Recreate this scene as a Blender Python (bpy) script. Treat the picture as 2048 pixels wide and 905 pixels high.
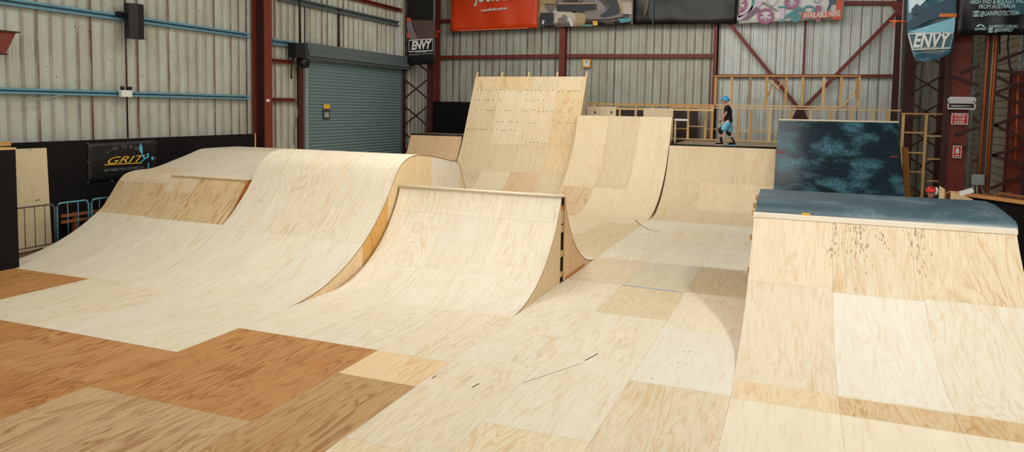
import bpy, math, random
from mathutils import Vector, Matrix
R=random.Random(7)
S=bpy.context.scene
for o in list(bpy.data.objects): bpy.data.objects.remove(o)
COL=S.collection
# ------------------------------------------------------------------ camera
F_PX,CY,CAMH=1452.16,322.4,3.37
RT=Vector((0.92997,0.36514,0)); 
M=[(0.92997381,0.36723004,0.01705305),(0.04253207,-0.06140102,-0.99720657),(-0.36515713,0.92810129,-0.07272039)]
cam_d=bpy.data.cameras.new('camera'); cam=bpy.data.objects.new('camera',cam_d); COL.objects.link(cam); S.camera=cam
cam_d.sensor_width=36; cam_d.lens=36*F_PX/2048; cam_d.shift_y=-(452.5-CY)/2048; cam_d.clip_end=300
mw=Matrix([[M[0][i],-M[1][i],-M[2][i],0] for i in range(3)]+[[0,0,0,1]]); mw[2][3]=CAMH
cam.matrix_world=mw
# ------------------------------------------------------------------ light and exposure
vs=S.view_settings; vs.view_transform='Standard'; vs.look='None'; vs.gamma=1; vs.use_curve_mapping=False; vs.exposure=1.15
W=bpy.data.worlds.new('daylight'); S.world=W; W.use_nodes=True
bg=W.node_tree.nodes['Background']; bg.inputs[0].default_value=(0.86,0.93,1.0,1); bg.inputs[1].default_value=0.3
def area(name,loc,target,sx,sy,power,col=(1,1,1)):
    d=bpy.data.lights.new(name,'AREA'); d.shape='RECTANGLE'; d.size=sx; d.size_y=sy; d.energy=power; d.color=col
    o=bpy.data.objects.new(name,d); COL.objects.link(o); o.location=loc
    o.rotation_euler=(Vector(target)-Vector(loc)).to_track_quat('-Z','Y').to_euler(); return o
WARM=(1.0,0.965,0.90)
area('skylight_strip',(-10,11,9.0),(-10,11.5,0),2.5,18,200,WARM)
area('skylight_strip',(-4,12,9.0),(-4.3,12.5,0),2.5,20,200,WARM)
area('skylight_strip',(2.5,11,9.0),(1.5,11.5,0),2.5,18,150,WARM)
area('skylight_strip',(-7,24.5,9.0),(-7,25.5,0),14,3,110,WARM)
area('bay_light',(4.2,9.0,8.3),(-.8,13,0),.8,.8,170,WARM)
area('back_wall_fill',(-4,21.5,9.0),(-4,31,3.6),16,1.5,180,WARM)  # unseen fill lamp, added to brighten the back wall
area('side_wall_fill',(-9,14,9.0),(-16.4,15,3.2),1.5,16,85,WARM)  # added fill with no visible source, lifts the left wall
area('open_door_light',(-6,-6,5.5),(-6,14,1),12,4,260,WARM)
# ------------------------------------------------------------------ placing helpers
def ray(u,v):
    d=((u-1024)/F_PX,(v-CY)/F_PX,1.0)
    return Vector([sum(M[k][i]*d[k] for k in range(3)) for i in range(3)])
def aty(u,v,Y): d=ray(u,v); p=d*(Y/d.y); p.z+=CAMH; return p
def atx(u,v,X): d=ray(u,v); p=d*(X/d.x); p.z+=CAMH; return p
def atz(u,v,Z): d=ray(u,v); p=d*((Z-CAMH)/d.z); p.z+=CAMH; return p
# ------------------------------------------------------------------ materials
class NT:
    def __init__(s,name):
        s.m=bpy.data.materials.new(name); s.m.use_nodes=True; s.t=s.m.node_tree; s.n=s.t.nodes; s.l=s.t.links
        s.b=s.n['Principled BSDF']
    def put(s,sock,v):
        if isinstance(v,bpy.types.NodeSocket): s.l.new(v,sock)
        elif isinstance(v,(tuple,list)) and len(v)==3 and sock.type=='RGBA': sock.default_value=(*v,1)
        else: sock.default_value=v
    def math(s,op,a,b=0.0,c=None,clamp=False):
        n=s.n.new('ShaderNodeMath'); n.operation=op; n.use_clamp=clamp; s.put(n.inputs[0],a); s.put(n.inputs[1],b)
        if c is not None: s.put(n.inputs[2],c)
        return n.outputs[0]
    def mix(s,f,a,b,mode='MIX'):
        n=s.n.new('ShaderNodeMix'); n.data_type='RGBA'; n.blend_type=mode; s.put(n.inputs[0],f); s.put(n.inputs[6],a); s.put(n.inputs[7],b); return n.outputs[2]
    def noise(s,vec,scale,detail=2,rough=.5,dist=0):
        n=s.n.new('ShaderNodeTexNoise'); s.put(n.inputs['Vector'],vec); n.inputs['Scale'].default_value=scale; n.inputs['Detail'].default_value=detail; n.inputs['Roughness'].default_value=rough; n.inputs['Distortion'].default_value=dist; return n.outputs[0]
    def ramp(s,f,stops):
        n=s.n.new('ShaderNodeMapRange'); n.clamp=True; s.put(n.inputs[0],f)
        for i,v in enumerate(stops): n.inputs[i+1].default_value=v
        return n.outputs[0]
    def vmul(s,v,k):
        n=s.n.new('ShaderNodeVectorMath'); n.operation='MULTIPLY'; s.put(n.inputs[0],v); n.inputs[1].default_value=k; return n.outputs[0]
    def uv(s): n=s.n.new('ShaderNodeUVMap'); n.uv_map='UVMap'; return n.outputs[0]
    def obj(s): n=s.n.new('ShaderNodeTexCoord'); return n.outputs['Object']
    def attr(s): n=s.n.new('ShaderNodeAttribute'); n.attribute_name='tone'; return n
    def bump(s,h,st,d=.01):
        n=s.n.new('ShaderNodeBump'); n.inputs['Strength'].default_value=st; n.inputs['Distance'].default_value=d; s.put(n.inputs['Height'],h); s.l.new(n.outputs[0],s.b.inputs['Normal'])
    def fin(s,col,rough=.6,metal=0,spec=.5):
        s.put(s.b.inputs['Base Color'],col); s.put(s.b.inputs['Roughness'],rough); s.put(s.b.inputs['Metallic'],metal); s.put(s.b.inputs['Specular IOR Level'],spec); return s.m
def make_ply():
    t=NT('plywood'); uv=t.uv(); a=t.attr(); tone=a.outputs['Color']; fs=a.outputs['Alpha']
    fine=t.noise(t.vmul(uv,(60,2.2,1)),1,3,.65)
    soft=t.noise(t.vmul(uv,(3.2,.5,1)),1,2,.5)
    ringn=t.noise(t.vmul(uv,(2.6,.42,1)),1,2.5,.55,1.3)
    rings=t.math('PINGPONG',t.math('MULTIPLY',ringn,17.0),1.0)
    line=t.ramp(rings,(0.0,.5,1.0,0.0))
    mask=t.ramp(t.noise(t.vmul(uv,(1.3,.6,1)),1,3,.65,.6),(.38,.62,0.12,1.0))
    fig=t.math('MULTIPLY',t.math('MULTIPLY',line,mask),fs,clamp=True)
    stain=t.ramp(t.noise(t.vmul(uv,(2.4,.5,1)),1,2.5,.55,1.4),(.60,.70,0.0,1.0))
    stain=t.math('MULTIPLY',stain,t.math('MULTIPLY',fs,.45))
    wisp=t.ramp(t.noise(t.vmul(uv,(16,1.5,1)),1,3,.6,.5),(.52,.70,0.0,.55))
    c=t.mix(t.math('MULTIPLY',fs,.58,clamp=True),tone,t.mix(1.0,tone,t.mix(t.ramp(fine,(.3,.72,0.0,1.0)),(.74,.67,.60),(1.12,1.14,1.17)),'MULTIPLY'))
    c=t.mix(1.0,c,t.mix(soft,(.94,.93,.91),(1.04,1.05,1.06)),'MULTIPLY')
    c=t.mix(t.math('MULTIPLY',fig,.9),c,t.mix(1.0,c,t.mix(t.ramp(fs,(.9,1.3,0.0,1.0)),(.84,.69,.52),(.66,.52,.38)),'MULTIPLY'))
    c=t.mix(wisp,c,t.mix(1.0,c,(.88,.79,.68),'MULTIPLY'))
    c=t.mix(stain,c,t.mix(1.0,c,(.92,.76,.55),'MULTIPLY'))
    grit=t.ramp(t.noise(t.vmul(uv,(20,3.5,1)),1,4,.7),(.62,.74,0.0,.35))
    c=t.mix(grit,c,t.mix(1.0,c,(.68,.64,.58),'MULTIPLY'))
    return t.fin(c,.62,0,.25)
def plain(name,col,rough=.6,metal=0,var=.15,scale=6,spec=.4):
    t=NT(name); n=t.noise(t.obj(),scale,3,.6)
    lo=tuple(x*(1-var) for x in col); hi=tuple(min(1,x*(1+var)) for x in col)
    return t.fin(t.mix(n,lo,hi),rough,metal,spec)
def make_corr(name,base,dirty,rust,period=.34,rustamt=1.0):
    t=NT(name); uv=t.uv()
    sx=t.n.new('ShaderNodeSeparateXYZ'); t.put(sx.inputs[0],uv)
    cell=t.math('FLOOR',t.math('ADD',t.math('DIVIDE',sx.outputs[0],period),.5))
    wn=t.n.new('ShaderNodeTexWhiteNoise'); wn.noise_dimensions='1D'; t.put(wn.inputs['W'],cell)
    fr=t.math('PINGPONG',t.math('DIVIDE',sx.outputs[0],period),.5)      # 0 on a rib
    near=t.ramp(fr,(.05,.15,1.0,0.0))
    blot=t.noise(t.vmul(uv,(10,.9,1)),1,4,.7)
    lots=t.ramp(wn.outputs[0],(.25,.9,.35,1.0))
    rs=t.math('MULTIPLY',t.math('MULTIPLY',near,lots),t.ramp(blot,(.30,.52,.2,rustamt)),clamp=True)
    dirt=t.ramp(t.noise(t.vmul(uv,(1.8,.5,1)),1,4,.65),(.35,.7,0.0,1.0))
    fuzz=t.noise(t.vmul(uv,(40,.8,1)),1,2,.6)
    patch=t.ramp(t.noise(t.vmul(uv,(2.2,1.6,1)),1,5,.72),(.45,.7,0.0,.5))
    c=t.mix(t.math('MULTIPLY',dirt,.5),base,dirty)
    c=t.mix(1.0,c,t.mix(fuzz,(.90,.90,.89),(1.08,1.08,1.08)),'MULTIPLY')
    c=t.mix(patch,c,t.mix(1.0,c,(.80,.76,.70),'MULTIPLY'))
    c=t.mix(rs,c,rust)
    sp=t.ramp(t.noise(t.vmul(uv,(14,9,1)),1,2,.5),(.70,.74,0.0,.8))
    c=t.mix(sp,c,rust)
    return t.fin(c,.5,.15,.4)
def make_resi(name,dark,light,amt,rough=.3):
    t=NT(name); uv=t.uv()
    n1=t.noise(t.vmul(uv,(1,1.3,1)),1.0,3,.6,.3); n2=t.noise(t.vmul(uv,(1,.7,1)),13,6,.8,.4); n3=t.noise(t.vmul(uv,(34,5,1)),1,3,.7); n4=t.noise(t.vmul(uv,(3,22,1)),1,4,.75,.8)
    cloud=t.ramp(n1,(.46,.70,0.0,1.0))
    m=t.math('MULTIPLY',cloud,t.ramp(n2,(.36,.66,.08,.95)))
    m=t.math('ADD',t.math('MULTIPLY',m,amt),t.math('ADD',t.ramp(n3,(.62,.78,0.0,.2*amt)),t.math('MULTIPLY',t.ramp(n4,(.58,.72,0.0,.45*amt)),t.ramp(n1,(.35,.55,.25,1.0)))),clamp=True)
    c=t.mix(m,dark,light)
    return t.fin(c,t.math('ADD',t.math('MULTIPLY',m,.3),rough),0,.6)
def make_photo(name,cols,scale):
    t=NT(name); uv=t.uv(); v=t.n.new('ShaderNodeTexVoronoi'); v.inputs['Scale'].default_value=scale
    nv=t.n.new('ShaderNodeTexNoise'); t.put(nv.inputs[0],uv); nv.inputs['Scale'].default_value=3
    mx=t.mix(.25,uv,nv.outputs[1]); t.l.new(mx,v.inputs['Vector'])
    sx=t.n.new('ShaderNodeSeparateColor'); t.l.new(v.outputs['Color'],sx.inputs[0])
    r=t.n.new('ShaderNodeValToRGB'); r.color_ramp.interpolation='CONSTANT'; t.l.new(sx.outputs[0],r.inputs[0])
    e=r.color_ramp.elements; e[0].color=(*cols[0],1); e[0].position=0; e[1].color=(*cols[-1],1); e[1].position=1-1/len(cols)
    for i,c in enumerate(cols[1:-1]): k=e.new((i+1)/len(cols)); k.color=(*c,1)
    return t.fin(r.outputs[0],.45)
def rgb(r,g,b):
    f=lambda c:(c/255/12.92 if c/255<=.04045 else ((c/255+.055)/1.055)**2.4)
    return (f(r),f(g),f(b))
PLY=make_ply()
SEAM=plain('seam_backing',rgb(150,118,84),.9)  # darker backing that shows in the joints between sheets
CORR=make_corr('weathered_iron_sheet',rgb(190,195,184),rgb(160,150,130),rgb(92,52,34))
CORR_B=make_corr('back_wall_iron_sheet',rgb(184,188,176),rgb(146,128,104),rgb(78,46,32),rustamt=.9)
CORR_L=make_corr('pale_door_sheet',rgb(206,214,210),rgb(184,184,172),rgb(110,88,72),rustamt=.7)
CORR_G=plain('olive_cladding',rgb(160,152,130),.55,.1)
RED=plain('red_oxide_steel',rgb(112,44,30),.55,.0,.25)
REDD=plain('dark_oxide_steel',rgb(60,26,20),.6,.0,.25)
BLUE=plain('blue_girt_paint',rgb(98,142,160),.45,0,.2)
BLACKP=plain('black_painted_ply',rgb(13,10,11),.75,0,.3,6,.2)
DARKB=plain('dark_brown_board',rgb(58,44,42),.7,0,.3)
BLACK=plain('black_plastic',rgb(20,20,22),.4)
ROLL=plain('roller_door_slate',rgb(108,132,136),.45,.1,.12)
ROLLF=plain('roller_hood',rgb(90,102,104),.5,.1,.2)
RESI_D=make_resi('dark_teal_skate_sheet',rgb(14,36,46),rgb(104,172,194),.72,.2)  # lighter teal smears colour in glossy reflections along with scuffs
RESI=make_resi('blue_grey_skate_sheet',rgb(62,86,96),rgb(138,156,162),.8,.38)
WHITE=plain('white_paint',rgb(215,218,212),.5,0,.06)
GREY=plain('grey_plastic',rgb(150,160,160),.5)
STEEL=plain('black_steel',rgb(34,32,34),.35,.4)
GALV=plain('galvanised_steel',rgb(110,108,104),.4,.5)
CYAN=plain('teal_barrier_paint',rgb(88,150,165),.45)
CONC=plain('dark_subfloor',rgb(96,76,58),.8,0,.3,3)
ORANGE=plain('orange_vinyl',rgb(216,66,14),.45,0,.1,1.2)
VBLACK=plain('black_vinyl',rgb(24,22,22),.4,0,.3,1.5)
YEL=plain('yellow_print',rgb(222,176,60),.5)
SIGNR=plain('sign_red',rgb(196,30,28),.45,0,.05)
SKIN=plain('skin',rgb(196,140,118),.55,0,.06)
CLBLK=plain('black_cloth',rgb(16,16,18),.9)
CLBLU=plain('light_blue_cloth',rgb(104,176,206),.85,0,.12,9)
HELB=plain('blue_helmet_shell',rgb(34,140,190),.3)
HELR=plain('red_helmet_shell',rgb(214,44,24),.3)
HAIR=plain('dark_hair',rgb(40,24,18),.8)
COPPER=plain('orange_conduit',rgb(196,92,44),.5)
TEALP=plain('teal_print',rgb(70,140,150),.5); PURP=plain('mauve_print',rgb(160,90,130),.5); LILAC=plain('lilac_print',rgb(206,186,206),.5)
BLUEV=make_resi('blue_photo_vinyl',rgb(48,92,112),rgb(150,205,222),1.0,.4)
PHOTO=make_photo('collage_photo_vinyl',[rgb(60,50,48),rgb(120,108,104),rgb(176,156,120),rgb(40,36,38),rgb(140,128,124),rgb(90,80,78),rgb(196,186,170)],2.2)
# tones for plywood: linear rgb + strength of the figure
def T(r,g,b,f=.5): return (*rgb(r,g,b),f)
PALE=[T(231,223,203,.5),T(230,221,199,.6),T(232,223,201,.6),T(229,220,200,.5),T(231,220,195,.8)]
BACKT=[T(226,208,174,.5),T(222,204,170,.7),T(228,212,180,.4),T(218,200,168,.6)]
AMB=[T(196,144,88,1.6),T(191,139,83,1.6),T(199,149,95,1.6)]
TAN=[T(206,168,122,.9),T(202,170,128,.9)]
STUD=[T(206,168,112,.5),T(194,150,92,.6),T(216,182,130,.4)]
# ------------------------------------------------------------------ mesh builder
class MB:
    def __init__(s): s.v=[]; s.f=[]; s.uv=[]; s.tone=[]; s.mi=[]
    def face(s,pts,tone=None,uv=None,mi=0):
        i=len(s.v); pts=[Vector(p) for p in pts]; s.v+=pts; s.f.append(list(range(i,i+len(pts))))
        if uv is None:
            es=[(pts[(k+1)%len(pts)]-pts[k]) for k in range(len(pts))]; e=max(es,key=lambda q:q.length)
            if e.length<1e-9: e=Vector((0,0,1))
            e=e.normalized(); n=Vector((0,0,0))
            for k in range(len(pts)): n+=pts[k].cross(pts[(k+1)%len(pts)])
            if n.length<1e-12: n=Vector((0,0,1))
            n.normalize(); w=n.cross(e); off=s.off if hasattr(s,'off') else 0
            uv=[(p.dot(w)+off,p.dot(e)+off*.7) for p in pts]
        s.uv.append(uv); s.tone.append(tone or (.5,.4,.3,.5)); s.mi.append(mi); return s
    def hexa(s,c,tone=None,mi=0):     # 8 corners: bottom 4 ccw, top 4 ccw
        s.off=R.uniform(0,40)
        for q in ((3,2,1,0),(4,5,6,7),(0,1,5,4),(1,2,6,5),(2,3,7,6),(3,0,4,7)): s.face([c[k] for k in q],tone,None,mi)
        return s
    def box(s,x0,x1,y0,y1,z0,z1,tone=None,mi=0):
        return s.hexa([(x0,y0,z0),(x1,y0,z0),(x1,y1,z0),(x0,y1,z0),(x0,y0,z1),(x1,y0,z1),(x1,y1,z1),(x0,y1,z1)],tone,mi)
    def beam(s,a,b,w,h,up=(0,0,1),tone=None,mi=0):
        a=Vector(a); b=Vector(b); d=(b-a).normalized(); up=Vector(up)
        if abs(d.dot(up))>.98: up=Vector((0,1,0))
        sd=d.cross(up).normalized(); u2=sd.cross(d).normalized(); sd*=w/2; u2*=h/2
        return s.hexa([a-sd-u2,a+sd-u2,b+sd-u2,b-sd-u2,a-sd+u2,a+sd+u2,b+sd+u2,b-sd+u2],tone,mi)
    def tube(s,pts,r,n=8,tone=None,mi=0,cap=True):
        pts=[Vector(p) for p in pts]; rings=[]
        for i,p in enumerate(pts):
            d=(pts[min(i+1,len(pts)-1)]-pts[max(i-1,0)]).normalized(); up=Vector((0,0,1)) if abs(d.z)<.9 else Vector((0,1,0))
            a=d.cross(up).normalized(); b=a.cross(d); rr=r[i] if isinstance(r,(list,tuple)) else r
            rings.append([p+a*math.cos(2*math.pi*k/n)*rr+b*math.sin(2*math.pi*k/n)*rr for k in range(n)])
        for A,B in zip(rings,rings[1:]):
            for k in range(n): s.face([A[k],A[(k+1)%n],B[(k+1)%n],B[k]],tone,None,mi)
        if cap: s.face(rings[0][::-1],tone,None,mi); s.face(rings[-1],tone,None,mi)
        return s
    def prism(s,poly,off,tone=None,mi=0):  # planar polygon (3d pts) extruded by vector off
        p=[Vector(q) for q in poly]; o=Vector(off); q=[a+o for a in p]; s.off=R.uniform(0,40)
        s.face(p[::-1],tone,None,mi); s.face(q,tone,None,mi)
        for k in range(len(p)): j=(k+1)%len(p); s.face([p[k],p[j],q[j],q[k]],tone,None,mi)
        return s
    def ball(s,c,rx,ry,rz,n=12,m=8,tone=None,mi=0,a0=0,a1=180,rot=None):
        c=Vector(c); P=[]
        for i in range(m+1):
            th=math.radians(a0+(a1-a0)*i/m)
            P.append([Vector((rx*math.sin(th)*math.cos(2*math.pi*k/n),ry*math.sin(th)*math.sin(2*math.pi*k/n),rz*math.cos(th))) for k in range(n)])
        g=lambda v:c+(rot@v if rot else v)
        for A,B in zip(P,P[1:]):
            for k in range(n): s.face([g(A[k]),g(B[k]),g(B[(k+1)%n]),g(A[(k+1)%n])],tone,None,mi)
        return s
    def build(s,name,mat,parent=None,loc=None,smooth=False,weld=True):
        me=bpy.data.meshes.new(name)
        if parent is not None: L=wl(parent)
        elif loc is not None: L=Vector(loc)
        else:
            xs=[v.x for v in s.v]; ys=[v.y for v in s.v]; zs=[v.z for v in s.v]
            L=Vector(((min(xs)+max(xs))/2,(min(ys)+max(ys))/2,min(zs)))
        me.from_pydata([v-L for v in s.v],[],s.f)
        u=me.uv_layers.new(name='UVMap'); ca=me.color_attributes.new('tone','FLOAT_COLOR','CORNER')
        u=me.uv_layers['UVMap']; ca=me.color_attributes['tone']; li=0
        for fi,f in enumerate(s.f):
            for k in range(len(f)):
                u.data[li].uv=s.uv[fi][k]; ca.data[li].color=s.tone[fi]; li+=1
        for m in (mat if isinstance(mat,(list,tuple)) else [mat]): me.materials.append(m)
        for fi,p in enumerate(me.polygons): p.material_index=s.mi[fi]
        if weld:
            import bmesh
            bm=bmesh.new(); bm.from_mesh(me); bmesh.ops.remove_doubles(bm,verts=bm.verts,dist=1e-5); bm.to_mesh(me); bm.free()
        if smooth:
            for p in me.polygons: p.use_smooth=True
        o=bpy.data.objects.new(name,me); COL.objects.link(o)
        if parent is not None: o.parent=parent
        else: o.location=L
        return o
def wl(o):
    L=Vector((0,0,0))
    while o: L+=Vector(o.location); o=o.parent
    return L
def thing(name,label,cat,loc,group=None):
    o=bpy.data.objects.new(name,None); COL.objects.link(o); o.location=loc; o.empty_display_size=.2
    o['label']=label; o['category']=cat
    if group: o['group']=group
    return o
def tag(o,label,cat,group=None):
    o['label']=label; o['category']=cat
    if group: o['group']=group
    return o
def struct(o): o['kind']='structure'; return o
def text(name,body,mat,parent,origin,right,up,size,ext=.002,shear=0,align='CENTER',bold=0.0,sx=1.0,width=None):
    cu=bpy.data.curves.new(name,'FONT'); cu.body=body; cu.size=size; cu.align_x=align; cu.align_y='CENTER'; cu.extrude=ext; cu.shear=shear; cu.offset=bold; cu.resolution_u=3
    t=bpy.data.objects.new('tmp_text',cu); COL.objects.link(t); bpy.context.view_layer.update()
    me=bpy.data.meshes.new_from_object(t.evaluated_get(bpy.context.evaluated_depsgraph_get())); bpy.data.objects.remove(t)
    r=Vector(right).normalized(); u=Vector(up).normalized(); n=r.cross(u)
    if width:
        xs=[v.co.x for v in me.vertices]; sx=width/(max(xs)-min(xs))
    L=wl(parent) if parent else Vector((0,0,0))
    for v in me.vertices: v.co=Vector(origin)+r*v.co.x*sx+u*v.co.y+n*v.co.z-L
    me.materials.clear(); me.materials.append(mat); me.name=name
    o=bpy.data.objects.new(name,me); COL.objects.link(o)
    if parent: o.parent=parent
    return o
# ------------------------------------------------------------------ floor of plywood sheets
fl=MB(); GAP=.002
fl.face([(-17,-8,-.012),(14,-8,-.012),(14,40,-.012),(-17,40,-.012)],mi=1)
def sheet(x0,x1,y0,y1,tone,mi=0,z=0.0):
    o=R.uniform(0,60); g=GAP/2
    P=[(x0+g,y0+g,z),(x1-g,y0+g,z),(x1-g,y1-g,z),(x0+g,y1-g,z)]
    fl.face(P,tone,[(p[0]+o,p[1]+o*.6) for p in P],mi)
def rows(x0,x1,ys,tones,special={}):
    for i,(a,b) in enumerate(zip(ys,ys[1:])): sheet(x0,x1,a,b,special.get(i,R.choice(tones)))
# amber older sheets in the foreground
XA=[-17,-16.1,-14.9,-13.7,-12.4,-11.3,-10.1,-8.9,-7.69]
for k,(a,b) in enumerate(zip(XA,XA[1:])):
    if b<=-12.3: rows(a,b,[-6,-3.6,-1.2,1.2,3.6,6.0,8.0,9.7],AMB)
    else: rows(a,b,[-6,-3.6,-1.2+.6*(k%2),1.2,3.6,6.0,7.29],AMB)
T1,T2=T(202,170,128,1.3),T(196,162,118,1.3)
rows(-7.69,-6.48,[-6,-1.2,1.2,3.57,5.97],[T1]); rows(-7.69,-6.48,[5.97,8.47],[AMB[0]])
rows(-6.48,-5.27,[-6,-1.2,1.2,3.57,5.97],[T1]); rows(-6.48,-5.27,[5.97,8.47],[AMB[0]])
rows(-5.27,-4.16,[-6,-1.2,1.2,3.57],[T2]); rows(-5.27,-4.16,[3.57,5.2],[T2]); rows(-5.27,-4.16,[5.2,7.53],[T(194,158,110,1.4)])
# pale new sheets
for k,(a,b) in enumerate(zip(XA[4:],XA[5:])): rows(a,b,[7.29,9.7,12.1,14.5],PALE)
rows(-13.7,-12.4,[9.7,12.1,14.5],PALE); rows(-15.1,-13.7,[9.7,12.1,14.5],PALE)
rows(-17,-15.1,[9.7,12,14.4,16.8,19.2,22,26,31.2],[T(120,92,66,.8)])
WARMP=T(236,208,166,.8)
rows(-7.69,-6.48,[8.47,10.9,13.2],PALE); rows(-6.48,-5.27,[8.47,10.9,13.2],PALE); rows(-5.27,-4.16,[7.53,8.45,10.7,13.2],PALE,{0:WARMP})
rows(-4.16,-3.03,[-6,1.2,3.65,6.05,8.45,10.85,13.6,16,18.4,20.8,23],PALE,{2:T(234,214,180,.9),6:T(222,206,178,.6)})
rows(-3.03,-1.83,[-6,2.1,4.55,6.95,9.4,11.6,13.6,16,18.4,20.8,23],PALE,{2:T(234,220,188,.9),5:T(222,206,174,.6),6:T(212,202,178,.3)})
rows(-1.83,-.61,[-6,1.6,4.0,6.4,8.8,11.2,13.6,16,18.4,20.8,23],PALE,{2:T(226,212,184,.9),3:T(226,212,184,.9),4:T(228,222,206,.1),6:T(214,196,164,.8)})
rows(-.61,.57,[-6,1.6,4.0,6.4,8.74,13],PALE,{3:T(234,224,200,.2),4:T(232,212,176,.8)})
rows(.57,1.76,[-6,1.6,4.0,6.4,8.74,9.3,13],PALE,{3:T(234,224,200,.2),4:T(218,194,156,1)})
rows(1.76,3.12,[-6,1.6,4.0,6.4,8.74,9.3,13],PALE,{3:T(234,224,200,.2),4:T(214,188,148,1)})
for a,b in ((3.12,4.3),(4.3,5.5),(5.5,6.7),(6.7,14)): rows(a,b,[-6,-1,1.6,4,6.4,8.8,11.2,13.6,16,18.4],[T(150,118,84,.8)])
for a,b in zip([-12.5,-11.3,-10.1,-8.9,-7.75,-6.55,-5.35,-4.16],[-11.3,-10.1,-8.9,-7.75,-6.55,-5.35,-4.16]): rows(a,b,[14.5,16.4,18.8,21.2,23.6],BACKT)
# scuffs, bolt heads
def mark(pts,w,mi):
    for a,b in zip(pts,pts[1:]):
        a=Vector(a); b=Vector(b); d=(b-a).normalized(); n=Vector((-d.y,d.x,0))*w/2
        fl.face([a-n,b-n,b+n,a+n],mi=mi)
def fpx(l): return [(lambda p:(p.x,p.y,.0015))(atz(u,v,0)) for u,v in l]
mark(fpx([(1045,767),(1080,755),(1120,742),(1160,728)]),.008,2)
mark(fpx([(1170,722),(1196,708)]),.02,2)
mark(fpx([(1270,440),(1280,450),(1298,460),(1320,465)]),.03,2)
mark(fpx([(944,776),(958,768)]),.02,2); mark(fpx([(864,758),(872,752)]),.02,2)
for u,v in [(1164,619),(1070,603),(1304,758),(1353,705),(1366,704),(1380,704),(1356,726),(1373,729)]:
    p=fpx([(u-1.5,v),(u+1.5,v)]); mark(p,.02,2)
FLOOR=fl.build('floor',[PLY,SEAM,plain('black_scuff',rgb(96,84,72),.8)],loc=(0,0,0)); struct(FLOOR)
tp=MB(); a=atz(1243.5,570.6,0); b=atz(1365.7,585.6,0); tp.beam((a.x,a.y,.0015),(b.x,b.y,.0015),.035,.002)
tag(tp.build('tape_strip',plain('blue_tape',rgb(90,140,196),.5)),'thin strip of blue tape stuck across the pale plywood floor','tape')
# ------------------------------------------------------------------ walls
XL,YB=-16.4,31.4
def corr_wall(name,origin,along,length,z0,z1,mat,period=.34,out=None,depth=.035,phase=0):
    m=MB(); al=Vector(along); o=Vector(origin); n=Vector(out)
    prof=[(0,0),(.06,0),(.075,depth*.25),(.095,depth*.25),(.11,0),(.13,0),(.145,depth*.25),(.165,depth*.25),(.18,0),(.24,0),(.262,depth),(.318,depth),(.34,0)]
    pts=[]
    k=int(length/period)
    for i in range(k):
        for s,h in prof[:-1]: pts.append((i*period+s*period/.34,h))
    pts.append((k*period,0))
    zs=[z0+(z1-z0)*i/2 for i in range(3)]
    for (s0,h0),(s1,h1) in zip(pts,pts[1:]):
        A=o+al*s0+n*h0; B=o+al*s1+n*h1
        for za,zb in zip(zs,zs[1:]):
            m.face([(A.x,A.y,za),(B.x,B.y,za),(B.x,B.y,zb),(A.x,A.y,zb)],None,[(s0-.29+phase,za),(s1-.29+phase,za),(s1-.29+phase,zb),(s0-.29+phase,zb)])
    return struct(m.build(name,mat,loc=(0,0,0)))
corr_wall('wall_left',(XL,-7,0),(0,1,0),28.6,0,9.6,CORR,out=(1,0,0),depth=.05)
corr_wall('wall_left',(XL,27.95,0),(0,1,0),3.5,0,9.6,CORR,out=(1,0,0),depth=.05)
corr_wall('wall_left',(XL,21.4,0),(0,1,0),6.8,5.25,9.6,CORR,out=(1,0,0),depth=.05)
corr_wall('wall_back',(XL,YB,0),(1,0,0),13.3,0,9.6,CORR_B,out=(0,-1,0),depth=.05)
corr_wall('wall_back',(-3.3,YB,0),(1,0,0),7.0,0,9.6,CORR_L,out=(0,-1,0),period=.36)
corr_wall('wall_back',(3.2,33.4,0),(1,0,0),4.8,0,9.6,CORR_B,out=(0,-1,0),depth=.05)
# far side wall with horizontal ribs
m=MB(); XR=6.4; z=0
while z<9.4:
    P=[(0,z),(0,z+.13),(.05,z+.17),(.05,z+.21),(0,z+.25)]
    for (d0,a),(d1,b) in zip(P,P[1:]): m.face([(XR-d0,27.3,a),(XR-d1,27.3,b),(XR-d1,33.4,b),(XR-d0,33.4,a)])
    z+=.25
struct(m.build('wall_right',CORR_G,loc=(0,0,0)))
m=MB(); m.box(8,8.2,-7,27,0,9.6); m.box(3.5,12,33.8,34,0,9.6); struct(m.build('wall_far_right',DARKB,loc=(0,0,0)))
m=MB(); m.box(-16.7,12,-7,34,9.65,9.8); struct(m.build('ceiling',plain('roof_sheet',rgb(150,150,145),.6),loc=(0,0,0)))
# ------------------------------------------------------------------ left wall fittings
def girt(u0,v0,v0b,u1,v1,v1b,x,mat,label,cat='beam',g=None,d=.12):
    a=atx(u0,v0,x); b=atx(u1,v1,x); ab=atx(u0,v0b,x)
    h=a.z-ab.z; z=(a.z+b.z)/2-h/2; m=MB(); y0,y1=a.y,b.y
    m.box(x-d,x,y0,y1,z+h/2-.02,z+h/2); m.box(x-d,x-.0,y0,y1,z-h/2,z-h/2+.02); m.box(x-.02,x,y0,y1,z+h/2-.05,z+h/2-.021); m.box(x-d,x-d+.015,y0,y1,z-h/2+.021,z+h/2-.021); m.box(x-.02,x,y0,y1,z-h/2+.021,z-h/2+.05)
    return tag(m.build('wall_girt',mat),label,cat,g)
girt(-60,-15,0,500,66,78,XL+.17,BLUE,'upper light blue steel girt running along the left iron wall behind the speaker')
girt(-60,174,187,500,190,202,XL+.17,BLUE,'lower light blue steel girt on the left iron wall above the black boards')
girt(546,76,88,598,86,96,XL+.17,BLUE,'short blue girt between the red column and the roller door motor')
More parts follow.
